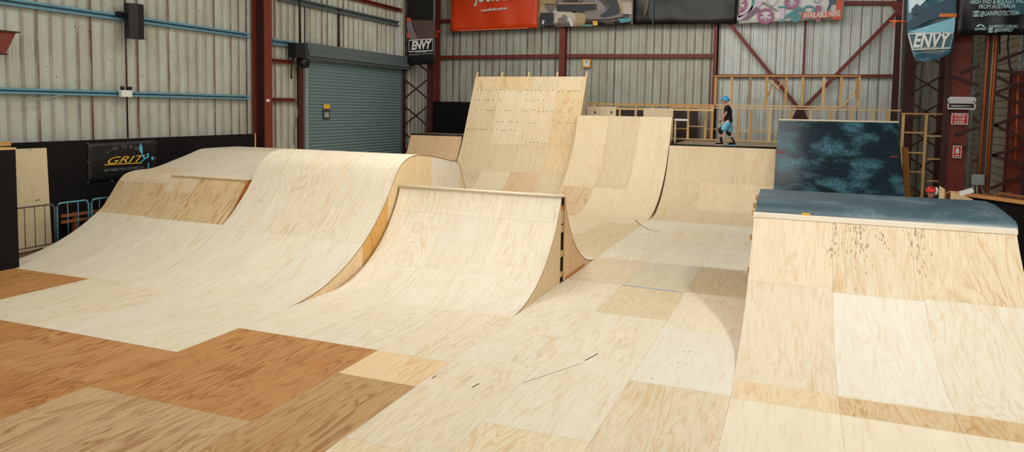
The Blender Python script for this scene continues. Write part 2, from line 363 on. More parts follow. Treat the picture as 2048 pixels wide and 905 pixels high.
girt(546,116,124,592,122,129,XL+.17,RED,'upper short red girt between the red column and the roller door')
girt(546,195,203,594,197,204,XL+.17,RED,'lower short red girt between the red column and the roller door')
girt(560,-16,-3,800,46,54,XL+.17,ROLLF,'dark blue grey girt high above the roller door')
girt(690,-8,0,806,14,20,XL+.17,RED,'small red girt near the top above the right end of the roller door')
def isection(name,label,cx,cy,z0,z1,w,dep,mats,tf=.03,axis='x',group=None):
    # flanges at both ends of depth (axis) ; web between
    t=thing(name,label,'column',(cx,cy,z0),group)
    m=MB()
    if axis=='x':
        m.box(cx+dep/2-tf,cx+dep/2,cy-w/2,cy+w/2,z0,z1); m.build('flange',mats[0],t)
        m=MB(); m.box(cx-dep/2,cx-dep/2+tf,cy-w/2,cy+w/2,z0,z1); m.build('flange',mats[0],t)
        m=MB(); m.box(cx-dep/2+tf,cx+dep/2-tf,cy-.02,cy+.02,z0,z1); m.build('web',mats[1],t)
    else:
        for s in (-1,1):
            m=MB(); m.box(cx-w/2,cx+w/2,*sorted((cy+s*dep/2,cy+s*(dep/2-tf))),z0,z1); m.build('flange',mats[0],t)
        m=MB(); m.box(cx-.02,cx+.02,cy-dep/2+tf,cy+dep/2-tf,z0,z1); m.build('web',mats[1],t)
    return t
c=isection('steel_column','tall red oxide steel column standing against the left iron wall',-16.06,18.83,0,9.6,.36,.5,(RED,REDD))
m=MB(); m.box(-15.809,-15.80,18.72,18.86,3.44,3.52); m.build('paper_tag',WHITE,c)
# drop pipe in front of left wall
def pipe(label,pts,r,mat,name='conduit_pipe',cat='pipe',g=None):
    m=MB(); m.tube(pts,r,8); return tag(m.build(name,mat,smooth=True),label,cat,g)
p0=atx(250,0,XL+.2); p1=atx(256,275,XL+.2); pipe('thin dark red pipe running down the left wall behind the speaker and white lamp box',[(XL+.195,p0.y,7.4),(XL+.195,p0.y,2.43)],.02,REDD)
# speaker
def boxthing(name,label,cat,p,w,d,h,mat,rot=0): ...
sp=atx(270,78,XL+.45); t=thing('wall_speaker','tall slim black speaker hanging on the upper blue girt of the left wall','speaker',(sp.x,sp.y,sp.z))
m=MB(); x,y,z0=sp; zt=atx(270,8,XL+.45).z
m.prism([(x-.16,y-.18,z0),(x+.02,y-.2,z0),(x+.14,y-.02,z0),(x+.1,y+.2,z0),(x-.16,y+.2,z0)],(0,0,zt-z0)); m.build('cabinet',BLACK,t)
m=MB(); m.prism([(x+.03,y-.198,z0+.04),(x+.148,y-.018,z0+.04),(x+.155,y-.026,z0+.04),(x+.04,y-.206,z0+.04)],(0,0,zt-z0-.08)); m.build('grille',STEEL,t)
m=MB(); m.box(x-.26,x-.16,y-.35,y-.05,z0+.55,z0+.66); m.build('bracket',BLACK,t)
# emergency lamp
e=atx(253,194,XL+.3); t=thing('emergency_lamp','white box lamp with two black heads on the lower blue girt, left wall','lamp',(e.x,e.y,e.z))
m=MB(); m.box(e.x-.08,e.x+.02,e.y-.16,e.y+.16,e.z,e.z+.17); m.build('housing',WHITE,t)
for s in (-1,1):
    m=MB(); m.tube([(e.x-.05,e.y+s*.1,e.z+.17),(e.x-.05,e.y+s*.1,e.z+.2)],.012); m.tube([(e.x-.07,e.y+s*.1,e.z+.235),(e.x+.02,e.y+s*.13,e.z+.22)],[.03,.055],10); m.build('lamp_head',BLACK,t,smooth=True)
# rust bracket far left
q=atx(0,107,XL+.62); t=thing('steel_hopper','rusty red steel hopper bracket sticking out of the left wall at the frame edge','bracket',(q.x,q.y,q.z))
a=atx(12,107,XL+.6); b=atx(32,66,XL+.6)
m=MB(); y0=a.y-1.0; m.prism([(a.x,y0,b.z),(a.x,b.y,b.z),(a.x,a.y,a.z),(a.x,y0,a.z)],(-.44,0,0)); m.build('hopper_body',RED,t)
m=MB(); m.box(a.x-.5,a.x+.05,y0,b.y+.06,b.z,b.z+.03); m.build('rim_plate',REDD,t); m=MB(); m.box(a.x-.48,a.x+.03,y0,a.y+.02,a.z-.03,a.z); m.build('base_plate',REDD,t)
pipe('loose grey cable sagging along the lower blue girt of the left wall',[atx(u,v,XL+.24) for u,v in ((-30,200),(20,201),(60,200),(100,195),(130,189))],.012,GREY,'cable','cable')
# black wall lining boards on the left
def board(name,label,x0,x1,y0,y1,z0,z1,mat,cat='board',edge=None,loc=None):
    t=thing(name,label,cat,((x0+x1)/2,(y0+y1)/2,z0)); m=MB(); m.box(x0,x1,y0,y1,z0,z1); m.build('panel',mat,t)
    if edge: m=MB(); m.box(*edge,tone=STUD[0]); m.build('edge_batten',PLY,t)
    return t
y1=atx(509,269,-16.0).y
board('black_wall_board','long black painted plywood board lining the left wall behind the blue fence',-16.08,-16.0,3,y1,0,2.42,BLACKP,edge=(-16.08,-15.99,y1,y1+.05,0,2.43))
q=atx(38,293,-14.48)
t=board('black_barrier_board','black painted plywood barrier at the left frame edge nearest the camera',-14.8,-14.48,3,9.80,0,q.z-.06,BLACKP,edge=(-14.81,-14.47,3,9.81,q.z-.06,q.z-.02))
m=MB(); m.box(-15.2,-14.9,8.7,9.2,q.z-.02,q.z+.12); 
m=MB(); p=atx(0,288,-15.6); m.beam((-15.6,p.y-.6,0),(-15.6,p.y-.6,p.z),.1,.1,tone=STUD[1]); m.beam((-15.6,p.y-2,p.z+.0),(-15.6,p.y+.2,p.z),.09,.09,tone=STUD[1]); tag(m.build('timber_post',PLY),'rough timber post and rail end behind the black barrier at far left','post')
# pale leaning ply sheet
t=thing('plywood_sheet','pale plywood sheet standing upright behind the grey end of the fence','plywood sheet',(-15.9,11.1,0))
m=MB(); a=atx(37,298,-15.85); b=atx(93,296,-15.85); c_=atx(104,490,-15.75); d_=atx(30,505,-15.75)
m.prism([(a.x,10.3,a.z),(b.x,b.y,b.z),(c_.x,c_.y,0.02),(d_.x,10.3,0.02)],(-.02,0,0),tone=T(206,192,158,.4)); m.build('sheet',PLY,t)
for u,v in ((72,401),(77,400),(60,300)):
    p=atx(u,v,-15.8); m=MB(); m.ball((p.x+.012,p.y,p.z),.012,.014,.014,6,4); m.build('screw',BLACK,t)
# crowd fence
def fence(y0,y1,xf,label,mat,mat2=None):
    t=thing('crowd_barrier',label,'barrier',(xf,(y0+y1)/2,0),'steel crowd barriers beside the left ramp')
    m=MB(); m.tube([(xf,y0,.02),(xf,y0,.97),(xf,y0+.04,1.03),(xf,y0+.08,1.05),(xf,y1-.08,1.05),(xf,y1-.04,1.03),(xf,y1,.97),(xf,y1,.02)],.02,8); m.build('frame',mat,t,smooth=True)
    m=MB(); m.tube([(xf,y0,.16),(xf,y1,.16)],.016,8); m.build('bottom_rail',mat,t,smooth=True)
    n=int((y1-y0)/.2)
    for i in range(1,n):
        y=y0+(y1-y0)*i/n; m=MB(); m.tube([(xf,y,.16),(xf,y,1.04)],.009,6); m.build('bar',mat,t,smooth=True)
    for y in (y0+.3,y1-.3):
        m=MB(); m.tube([(xf-.25,y,.02),(xf,y,.1),(xf+.25,y,.02)],.014,6); m.build('foot',mat,t,smooth=True)
GB=plain('worn_barrier_steel',rgb(92,88,82),.5,.2)
fence(9.7,11.28,-15.45,'near grey worn crowd barrier panel in front of the pale standing sheet',GB)
fence(11.34,12.12,-15.45,'short teal crowd barrier panel between the grey one and the ramp',CYAN)
fence(12.2,14.3,-15.45,'far teal crowd barrier panel mostly hidden by the left ramp',CYAN)
# timber bench frame behind the fence
t=thing('timber_trestle','low brown timber trestle frame behind the teal crowd barrier','trestle',(-15.8,12.3,0))
BR=T(150,92,56,.6)
for z in (.70,.56): m=MB(); m.beam((-15.75,11.65,z),(-15.75,13.6,z),.05,.07,tone=BR); m.build('rail',PLY,t)
for y in (12.05,13.1): m=MB(); m.beam((-15.82,y,0),(-15.82,y,.73),.09,.09,tone=BR); m.build('post',PLY,t)
# banner on black board
def panel_banner(name,label,P0,P1,P2,P3,mat,nrm,wave=.015,nx=16,ny=8,loc=None,seed=0,cat='banner'):
    # P0 bottom-left, P1 bottom-right, P2 top-right, P3 top-left
    t=thing(name,label,cat,(P0+P1)/2); rr=random.Random(seed); m=MB(); n=Vector(nrm)
    G=[[None]*(nx+1) for _ in range(ny+1)]
    for j in range(ny+1):
        for i in range(nx+1):
            s=i/nx; q=j/ny; p=(P0*(1-s)+P1*s)*(1-q)+(P3*(1-s)+P2*s)*q
            G[j][i]=p+n*(wave*math.sin(s*17+seed)*math.cos(q*3+s*4)+wave*.6*math.sin(s*7+q*6+seed))*(1.1-q*.6)
    W_=(P1-P0).length; H_=(P3-P0).length
    for j in range(ny):
        for i in range(nx):
            m.face([G[j][i],G[j][i+1],G[j+1][i+1],G[j+1][i]],None,[(i/nx*W_,j/ny*H_),((i+1)/nx*W_,j/ny*H_),((i+1)/nx*W_,(j+1)/ny*H_),(i/nx*W_,(j+1)/ny*H_)])
    o=m.build('vinyl',mat,t,smooth=True); sm=o.modifiers.new('thick','SOLIDIFY'); sm.thickness=.004; sm.offset=0
    return t
bx=-15.98
P=[atx(176,367,bx),atx(312,352,bx),atx(312,279,bx),atx(176,287,bx)]
t=panel_banner('sponsor_banner','black banner with yellow lettering and a blue rider, pinned to the black left board',*P,VBLACK,(1,0,0),.004,seed=3)
ry,up=(0,1,0),(0,0,1)
def lx(u,v,x=bx+.012): return atx(u,v,x)
GP=plain('grey_print',rgb(120,122,122),.6)
text('lettering','GRIT',YEL,t,lx(246,320.5),ry,up,.25,.002,.5,bold=.0,width=lx(285,320).y-lx(208,320).y)
m=MB(); m.beam(lx(209,330),lx(283,326),.012,.022); m.build('underline',YEL,t)
s_='LIVE TO RIDE'
for i,chh in enumerate(s_):
    if chh==' ': continue
    a=(i-5.5)/5.5; text('lettering',chh,GP,t,lx(247+a*32,294+8*a*a-a*2),(0,1,-.35*a),(0,.35*a,1),.12,.002)
text('lettering','GRIT FREESTYLE SCOOTERS CO',GP,t,lx(248,338.5),ry,up,.09,.002,width=lx(287,338).y-lx(208,338).y)
pr=lambda u,v:lx(170+u/10.053,275+v/10.053,bx+.014)
CYP=plain('cyan_print',rgb(84,180,206),.5)
for PP in ([pr(1120,110),pr(1150,190),pr(1160,290),pr(1150,350),pr(1110,290),pr(1085,200)],[pr(1130,350),pr(1160,340),pr(1215,420),pr(1190,450)],[pr(1200,410),pr(1280,370),pr(1290,390),pr(1220,440)],[pr(1110,500),pr(1190,430),pr(1205,440),pr(1125,515)],[pr(1240,330),pr(1265,315),pr(1290,340),pr(1275,375),pr(1245,370)],[pr(1330,400),pr(1360,380),pr(1385,410),pr(1370,460),pr(1335,455)],[pr(1262,520),pr(1290,520),pr(1280,620),pr(1262,620)]):
    m=MB(); m.prism(PP,(.002,0,0)); m.build('rider_print',CYP,t)
for u,v in ((176,288),(176,325),(176,365),(224,362),(311,286),(311,317)):
    p=lx(u,v,bx+.02); m=MB(); m.ball(p,.012,.016,.016,8,4); m.build('eyelet',GREY,t)
# ------------------------------------------------------------------ roller door
DY0,DY1,DZ=atx(603,200,XL).y,atx(802,200,XL).y,5.1
m=MB(); z=0
while z<DZ:
    P=[(0,z),(.028,z+.035),(.034,z+.06),(.028,z+.085),(0,z+.12)]
    for (d0,a),(d1,b) in zip(P,P[1:]): m.face([(XL+d0,DY0,a),(XL+d0,DY1,a),(XL+d1,DY1,b),(XL+d1,DY0,b)])
    z+=.12
D=struct(m.build('door_1',ROLL,loc=(XL,DY0,0)))
m=MB(); m.box(XL,XL+.06,DY0-.02,DY0+.14,0,DZ); m.build('guide_rail',ROLLF,D); m=MB(); m.box(XL,XL+.06,DY1-.14,DY1+.02,0,DZ); m.build('guide_rail',ROLLF,D)
m=MB(); zz=DZ+.1
for r0,z0,z1 in ((.34,zz+.05,zz+.34),(.40,zz-.12,zz+.05),(.30,zz-.22,zz-.12)):
    m.box(XL,XL+r0,DY0-.05,DY1+.15,z0,z1)
m.build('hood',ROLLF,D)
m=MB(); m.box(XL,XL+.10,DY0-.28,DY0-.02,0,DZ+.1); m.build('jamb',REDD,D); m=MB(); m.box(XL,XL+.10,DY1+.02,DY1+.22,0,DZ+.1); m.build('jamb',REDD,D)
p=atx(653,224,XL+.06); m=MB(); m.box(p.x,p.x+.01,p.y-.2,p.y+.2,p.z-.28,p.z+.12); o=m.build('notice',plain('dark_notice',rgb(60,66,64),.6),D)
m=MB(); m.box(p.x+.01,p.x+.014,p.y-.2,p.y+.2,p.z+.12-.0,p.z+.28); m.build('notice_header',YEL,D)
m=MB(); m.box(p.x+.01,p.x+.014,p.y-.13,p.y+.13,p.z-.2,p.z-.02); m.build('notice_print',GREY,D)
# motor
p=atx(600,105,XL+.5); t=thing('door_motor','black roller door motor at the upper left corner of the slate door','motor',(p.x,p.y,p.z))
m=MB(); m.box(p.x-.3,p.x+.02,p.y-.25,p.y+.25,p.z-.18,p.z+.3); m.build('gearbox',BLACK,t)
m=MB(); m.tube([(p.x-.1,p.y+.1,p.z-.35),(p.x+.2,p.y+.1,p.z-.35)],.17,14); m.build('motor_can',STEEL,t,smooth=True)
m=MB(); m.tube([(p.x-.2,p.y-.1,p.z-.1),(p.x-.2,p.y-.2,p.z-.5),(p.x-.25,p.y-.15,p.z-.9)],.03,6); m.build('cable',BLACK,t,smooth=True)
pipe('black hanging chain tube dropping to the roller door motor',[(p.x,atx(598,0,XL+.5).y,8.6),(p.x,p.y,p.z+.3)],.035,BLACK)
pipe('pale flexible conduit curling down beside the roller door jamb',[atx(u,v,XL+.22) for u,v in ((597,120),(592,135),(591,160),(590,190),(593,210),(596,225),(592,242),(588,262),(588,290))],.02,plain('dull_conduit',rgb(120,100,92),.5))
pipe('rusty vertical pipe on the wall above the roller door',[(XL+.08,atx(674,40,XL).y,7.0),(XL+.08,atx(674,100,XL).y,5.5)],.05,REDD)
# ------------------------------------------------------------------ left lattice column, corner
def lattice(label,xa,xb,y,z0,z1,cw,mats,step=.62,depth=.16,skip=None):
    t=thing('lattice_column',label,'column',((xa+xb)/2,y,z0))
    for x in (xa+cw/2,xb-cw/2):
        m=MB(); m.box(x-cw/2,x+cw/2,y-depth/2,y-depth/2+.02,z0,z1); m.box(x-.015,x+.015,y-depth/2+.02,y+depth/2-.02,z0,z1); m.box(x-cw/2,x+cw/2,y+depth/2-.02,y+depth/2,z0,z1); m.build('chord',mats[0],t)
    z=z0+.1; k=0
    while z+step<z1:
        for s in (1,-1):
            a=(xa+cw*.4,y-depth/2-.02*s-.03,z if s>0 else z+step); b=(xb-cw*.4,y-depth/2-.02*s-.03,z+step if s>0 else z)
            m=MB(); m.beam(a,b,.02,.07,up=(0,0,1)); m.build('lacing_bar',mats[1],t)
        z+=step*1.25; k+=1
    return t
xa,xb=aty(805,200,28.6).x,aty(864,200,28.6).x
lattice('dark red lattice steel column in the far left corner under the small hanging banner',xa,xb,28.6,0,9.6,.22,(REDD,REDD),step=.95)
isection('steel_column','dark red steel column in the back left corner beside the orange banner',aty(870,200,30.9).x,30.9,0,9.6,.3,.3,(RED,REDD),axis='y')
x=aty(1126,100,31.1).x; isection('steel_column','red steel column on the back wall rising behind the tallest plywood ramp',x,31.1,0,9.6,.26,.3,(RED,REDD),axis='y')
m=MB(); m.box(x+.1,x+.26,31.05,31.2,0,9.6); 
def bgirt(u0,u1,v0,v1,th,label,y=31.2,mat=RED):
    a=aty(u0,v0,y); b=aty(u1,v1,y); m=MB(); m.beam(a,b,.12,th,up=(0,0,1)); return tag(m.build('wall_girt',mat),label,'beam')
bgirt(878,1120,115,112,.16,'dark red girt on the back wall left of the middle column')
bgirt(1134,1430,112,112,.16,'dark red girt on the back wall above the small yellow-framed notice')
bgirt(878,1120,42,40,.16,'dark red girt high on the back wall partly behind the orange banner')
def bar3(name,label,pa,pb,w,h,mat,cat='brace'): 
    m=MB(); m.beam(pa,pb,w,h); return tag(m.build(name,mat),label,cat)
tb=thing('bay_frame','dark red steel frame with crossing diagonals around the pale back wall bay','frame',(.2,31.15,0))
def fp(name,pa,pb,w,h,mat): m=MB(); m.beam(pa,pb,w,h); return m.build(name,mat,tb)
q_=aty(1433,30,31.15); fp('post',(q_.x,31.15,q_.z),(q_.x,31.15,0),.14,.12,RED)
q_=aty(1801,-20,31.15); fp('post',(q_.x,31.15,9.6),(q_.x,31.15,0),.2,.14,REDD)
fp('mullion',aty(1612,20,31.22),aty(1604,230,31.22),.08,.05,RED)
fp('diagonal_brace',aty(1455,42,31.05),aty(1598,218,31.05),.07,.14,RED); fp('diagonal_brace',aty(1793,26,31.05),aty(1606,218,31.05),.07,.14,RED)
fp('rail',aty(1436,152,31.2),aty(1797,152,31.2),.12,.12,RED); fp('head_beam',aty(1690,6,31.15),aty(1800,6,31.15),.12,.14,RED)
m=MB(); m.prism([aty(1583,240,31.1),aty(1617,240,31.1),aty(1606,217,31.1),aty(1594,217,31.1)],(0,.03,0)); m.build('gusset_plate',REDD,tb)
m=MB(); m.prism([aty(1806,4,31.04),aty(1806,30,31.04),aty(1797,32,31.04),aty(1783,12,31.04),aty(1783,4,31.04)],(0,.03,0)); m.build('gusset_plate',RED,tb)
pipe('pale pinkish conduit running down the right edge of the pale bay',[aty(1807,0,30.9),aty(1803,80,30.9),aty(1797,255,30.9)],.025,plain('pale_pipe',rgb(214,190,196),.35))
# small notice
p=aty(1173,127,31.2); t=thing('wall_notice','small white notice in a yellow frame on the back wall','sign',(p.x,p.y,p.z-.18))
m=MB(); m.box(p.x-.19,p.x+.19,p.y-.02,p.y,p.z-.18,p.z+.18); m.build('frame',plain('yellow_frame',rgb(226,160,40),.5),t)
m=MB(); m.box(p.x-.13,p.x+.13,p.y-.026,p.y-.021,p.z-.12,p.z+.12); m.build('notice_sheet',WHITE,t)
m=MB(); m.prism([(p.x-.03,p.y-.03,p.z+.09),(p.x+.03,p.y-.03,p.z+.09),(p.x+.02,p.y-.03,p.z+.03),(p.x-.02,p.y-.03,p.z+.03)],(0,.002,0)); m.build('pictogram',BLACK,t)
# ------------------------------------------------------------------ timber frames along the back deck
YF=29.5
def timber(t,a,b,w,h,tone=None,name='stud',up=(0,1,0)):
    m=MB(); m.off=R.uniform(0,30); m.beam(a,b,w,h,up=up,tone=tone or R.choice(STUD)); return m.build(name,PLY,t)
z0,z1,z2=2.24,3.52,4.76
t=thing('timber_stud_frame','long low timber stud frame standing on the back deck behind the skater','timber frame',(0,YF,z0))
xa,xb=aty(1345,218,YF).x,aty(1802,222,YF).x
timber(t,(xa,YF,z1),(xb,YF,z1),.05,.10,name='top_plate'); timber(t,(xa,YF,z0+.02),(xb,YF,z0+.02),.05,.09,name='bottom_plate')
su=[1376,1411,1446,1476,1501,1539,1581,1620,1661,1701,1744,1774]
for i,u in enumerate(su):
    x=aty(u,250,YF).x; timber(t,(x,YF,z0+.04),(x,YF,z1-.05),.09 if u!=1501 else .09,.05 if u!=1501 else .11)
for u0,u1,v in ((1346,1374,257),(1378,1409,252.5),(1413,1444,258),(1448,1474,255),(1478,1499,261),(1503,1537,262),(1541,1579,263),(1346,1374,277),(1583,1618,262)):
    a=aty(u0,v,YF); b=aty(u1,v,YF); timber(t,(a.x,YF,a.z),(b.x,YF,a.z),.04,.07,name='noggin')
t=thing('timber_stud_frame','upper timber stud frame stacked above the back deck frame, with loose cross pieces','timber frame',(aty(1575,200,YF).x,YF,z1+.05))
xa,xb=aty(1429,152,YF).x,aty(1722,155,YF).x
timber(t,(xa,YF,z2),(xb,YF,z2),.05,.1,name='top_plate'); timber(t,(xa,YF,z1+.1),(xb,YF,z1+.1),.05,.09,name='bottom_plate')
for u,w in ((1431,.06),(1463,.06),(1500,.04),(1533,.06),(1572,.16),(1605,.06),(1647,.14),(1682,.06),(1718,.05)):
    x=aty(u,180,YF).x; timber(t,(x,YF,z1+.14),(x,YF,z2-.05),.09,w,tone=(T(150,132,104,.4) if u==1500 else None))
x=aty(1712,180,YF).x; timber(t,(x,YF-.06,z1+.4),(x,YF-.06,z2-.08),.05,.14,tone=STUD[1])
def q(u,v,y=YF-.08): return aty(u,v,y)
timber(t,q(1684,214),q(1712,182),.05,.1,name='brace'); timber(t,q(1527,212,YF+.12),q(1548,162,YF+.12),.05,.1,name='brace',tone=STUD[1]); timber(t,q(1541,160,YF-.12),q(1558,178,YF-.12),.05,.16,name='offcut'); timber(t,q(1548,184),q(1568,160),.05,.1,name='offcut',tone=STUD[1])
t=thing('timber_stud_frame','timber stud frame at far right between the dark ramp and the red sign column','timber frame',(aty(1850,300,27.6).x,27.6,0))
yf=27.6; xa,xb=aty(1802,228,yf).x,aty(1897,229,yf).x; zt=aty(1850,228,yf).z
timber(t,(xa,yf,zt),(xb,yf,zt),.05,.07,name='top_plate'); timber(t,(xa,yf,.03),(xb,yf,.03),.05,.07,name='bottom_plate')
for u in (1806,1852,1893): x=aty(u,250,yf).x; timber(t,(x,yf,.07),(x,yf,zt-.03),.08,.08 if u!=1852 else .06)
for u0,u1,v in ((1809,1850,265),(1809,1850,305),(1854,1891,272),(1809,1850,343),(1854,1890,318),(1854,1880,362)):
    a=aty(u0,v,yf); b=aty(u1,v,yf); timber(t,(a.x,yf,a.z),(b.x,yf,a.z),.05,.05,name='noggin')
# long slatted pallet frame to the left
YP=29.0
t=thing('slatted_timber_rail','long flat timber ladder frame lying behind the two tall ramps','timber frame',(aty(1300,215,YP).x,YP,3.3))
a,b=aty(1166,215,YP).x,aty(1428,215,YP).x
for z,hh in ((aty(1300,209.5,YP).z,.05),(aty(1300,218.5,YP).z,.09)): timber(t,(a,YP,z),(b,YP,z),.08,hh,name='rail')
zA,zB=aty(1300,217,YP).z,aty(1300,210,YP).z
for u in (1191,1236,1272,1306,1341,1376,1425):
    x=aty(u,215,YP).x; timber(t,(x,YP,zA+.02),(x,YP,zB-.01),.08,.09,name='block')
timber(t,(a,YP+.06,zA-.9),(a,YP+.06,zA),.05,.05); 
for u in (1240,1272): x=aty(u,215,YP).x; timber(t,(x,YP,1.9),(x,YP,zA-.04),.08,.07,name='post')
timber(t,(b-.05,YP,2.25),(b-.05,YP,zA-.04),.08,.07,name='post')
timber(t,(a+.1,YP+.05,.0),(a+.1,YP+.05,zA-.04),.08,.07,name='post')
for (u0,u1,v0,v1,l) in ((1174,1233,214,240,'pale plywood upstand with two knots behind the second tallest ramp'),(1287,1347,217,242,'blank pale plywood upstand at the right behind the second tallest ramp')):
    p0=aty(u0,v1,28.9); p1=aty(u1,v0,28.9); t2=thing('plywood_upstand',l,'plywood board',((p0.x+p1.x)/2,28.85,0))
    m=MB(); m.box(p0.x,p1.x,28.84,28.86,2.2,p1.z,tone=BACKT[0]); m.build('face_board',PLY,t2)
    m=MB(); m.box(p0.x+.05,p0.x+.12,28.87,28.94,0,p1.z-.1,tone=STUD[0]); m.build('leg',PLY,t2); m=MB(); m.box(p1.x-.12,p1.x-.05,28.87,28.94,0,p1.z-.1,tone=STUD[0]); m.build('leg',PLY,t2)
    if u0==1174:
        for u in (1190,1223):
            pp=aty(u,225,28.83); m=MB(); m.ball((pp.x,28.838,pp.z),.035,.006,.06,8,4); m.build('knot',HAIR,t2)
board('dark_back_board','dark brown lining board behind the lower timber frame left of the skater',aty(1180,250,30.6).x,aty(1396,250,30.6).x,30.55,30.62,0,3.5,DARKB)
board('black_back_board','black painted board behind the small far ramp left of the tallest ramp',aty(862,203,29.8).x,-11.2,29.78,29.85,0,aty(862,203,29.8).z,BLACKP)
# ------------------------------------------------------------------ ramps
def arc(y0,Rr,z1,n=14):
    am=math.acos(max(-1,1-z1/Rr)); return [(y0+Rr*math.sin(am*i/n),Rr*(1-math.cos(am*i/n))) for i in range(n+1)]
def smooth(pts,n=4):
    out=[]
    for i in range(len(pts)-1):
        p0=pts[max(i-1,0)];p1=pts[i];p2=pts[i+1];p3=pts[min(i+2,len(pts)-1)]
        for k in range(n):
            t=k/n; out.append(tuple(.5*((2*p1[j])+(-p0[j]+p2[j])*t+(2*p0[j]-5*p1[j]+4*p2[j]-p3[j])*t*t+(-p0[j]+3*p1[j]-3*p2[j]+p3[j])*t**3) for j in (0,1)))
    return out+[pts[-1]]
def arclen(prof):
    s=[0]
    for a,b in zip(prof,prof[1:]): s.append(s[-1]+math.hypot(b[0]-a[0],b[1]-a[1]))
    return s
def at_s(prof,sl,s):
    for i in range(len(sl)-1):
        if s<=sl[i+1]+1e-9:
            t=(s-sl[i])/max(1e-9,sl[i+1]-sl[i]); return (prof[i][0]+(prof[i+1][0]-prof[i][0])*t,prof[i][1]+(prof[i+1][1]-prof[i][1])*t)
    return prof[-1]
def surface(t,prof,x0,x1,xb,sb,tones,special={},mat=None,name='riding_surface',dots=None,thick=.018,smoothf=True):
    """sheets laid over the profile; xb x-breaks, sb arc-length breaks (as list, or list per column)"""
    mat=mat or PLY; m=MB(); sl=arclen(prof); L=sl[-1]; g=.0011
    xs=[x0]+list(xb)+[x1]
    for ci,(a,b) in enumerate(zip(xs,xs[1:])):
        br=sb[min(ci,len(sb)-1)] if sb and isinstance(sb[0],(list,tuple)) else sb
        ss=[0]+[q for q in br if q<L-.05]+[L]
        for ri,(p,q) in enumerate(zip(ss,ss[1:])):
            tone=special.get((ci,ri),R.choice(tones)); o=R.uniform(0,50)
            cuts=[p+g]+[v for v in sl if p+g+.01<v<q-g-.01]+[q-g]
            P=[at_s(prof,sl,v) for v in cuts]
            for k in range(len(cuts)-1):
                (ya,za),(yb,zb)=P[k],P[k+1]
                m.face([(a+g,ya,za),(b-g,ya,za),(b-g,yb,zb),(a+g,yb,zb)],tone,[(a+o,cuts[k]+o*.6),(b+o,cuts[k]+o*.6),(b+o,cuts[k+1]+o*.6),(a+o,cuts[k+1]+o*.6)])
    # slab under the sheets
    def off(i,d):
        a=prof[max(i-1,0)];b=prof[min(i+1,len(prof)-1)]; dx,dz=b[0]-a[0],b[1]-a[1]; l=math.hypot(dx,dz) or 1
        return (prof[i][0]+dz/l*d,prof[i][1]-dx/l*d)
    up=[off(i,.002) for i in range(len(prof))]; dn=[off(i,thick) for i in range(len(prof))]
    for i in range(len(prof)-1):
        m.face([(x0,*up[i]),(x1,*up[i]),(x1,*up[i+1]),(x0,*up[i+1])],mi=1)
        m.face([(x0,*dn[i]),(x0,*dn[i+1]),(x1,*dn[i+1]),(x1,*dn[i])],mi=1)
        m.face([(x1,*up[i]),(x1,*dn[i]),(x1,*dn[i+1]),(x1,*up[i+1])],mi=1); m.face([(x0,*dn[i]),(x0,*up[i]),(x0,*up[i+1]),(x0,*dn[i+1])],mi=1)
    i=len(prof)-1; m.face([(x0,*up[i]),(x1,*up[i]),(x1,*dn[i]),(x0,*dn[i])],mi=1)
    if dots:
        for (x,s,r) in dots:
            (y,z)=at_s(prof,sl,s); (yb,zb)=at_s(prof,sl,min(L,s+.1)); l=math.hypot(yb-y,zb-z) or 1; ty,tz=(yb-y)/l,(zb-z)/l; ny,nz=-tz*.003,ty*.003
            m.face([(x-r,y-ty*r+ny,z-tz*r+nz),(x+r,y-ty*r+ny,z-tz*r+nz),(x+r,y+ty*r+ny,z+tz*r+nz),(x-r,y+ty*r+ny,z+tz*r+nz)],mi=2)
    return m.build(name,[mat,SEAM,BLACK],t,smooth=False)
def side(t,prof,x,tones,ysplit=(),thick=.018,label=None,inset=.012,zb=0.0,name='side_panel'):
    """plywood side under the profile at x; split into sheets at ysplit"""
    m=MB(); pts=[(y,max(z-inset,zb+.0)) for y,z in prof if True]
    cuts=[pts[0][0]]+list(ysplit)+[pts[-1][0]]
    def zat(y):
        for (a,za),(b,zb_) in zip(pts,pts[1:]):
            if a<=y<=b and b>a: return za+(zb_-za)*(y-a)/(b-a)
        return pts[-1][1]
    for ci,(ca,cb) in enumerate(zip(cuts,cuts[1:])):
        ys=[ca]+[y for y,_ in pts if ca+1e-3<y<cb-1e-3]+[cb]; tn=tones[ci%len(tones)]; o=R.uniform(0,40)
        for a,b in zip(ys,ys[1:]):
            za,zb2=zat(a),zat(b)
            for xx,fl_ in ((x+thick/2,0),(x-thick/2,1)):
                q_=[(xx,a,zb),(xx,b,zb),(xx,b,zb2),(xx,a,za)]; uv=[(a+o,zb+o),(b+o,zb+o),(b+o,zb2+o),(a+o,za+o)]
                if fl_: q_=q_[::-1]; uv=uv[::-1]
                m.face(q_,tn,uv)
            m.face([(x-thick/2,a,za),(x+thick/2,a,za),(x+thick/2,b,zb2),(x-thick/2,b,zb2)],tn)
    y,z=pts[-1]; m.face([(x-thick/2,y,zb),(x+thick/2,y,zb),(x+thick/2,y,z),(x-thick/2,y,z)],tones[-1])
    o=m.build(name,PLY,t)
    if label: o['label']=label
    return o
def coping(t,x0,x1,y,z,r,mat,name='coping'):
    m=MB(); m.tube([(x0,y,z),(x1,y,z)],r,12); return m.build(name,mat,t,smooth=True)
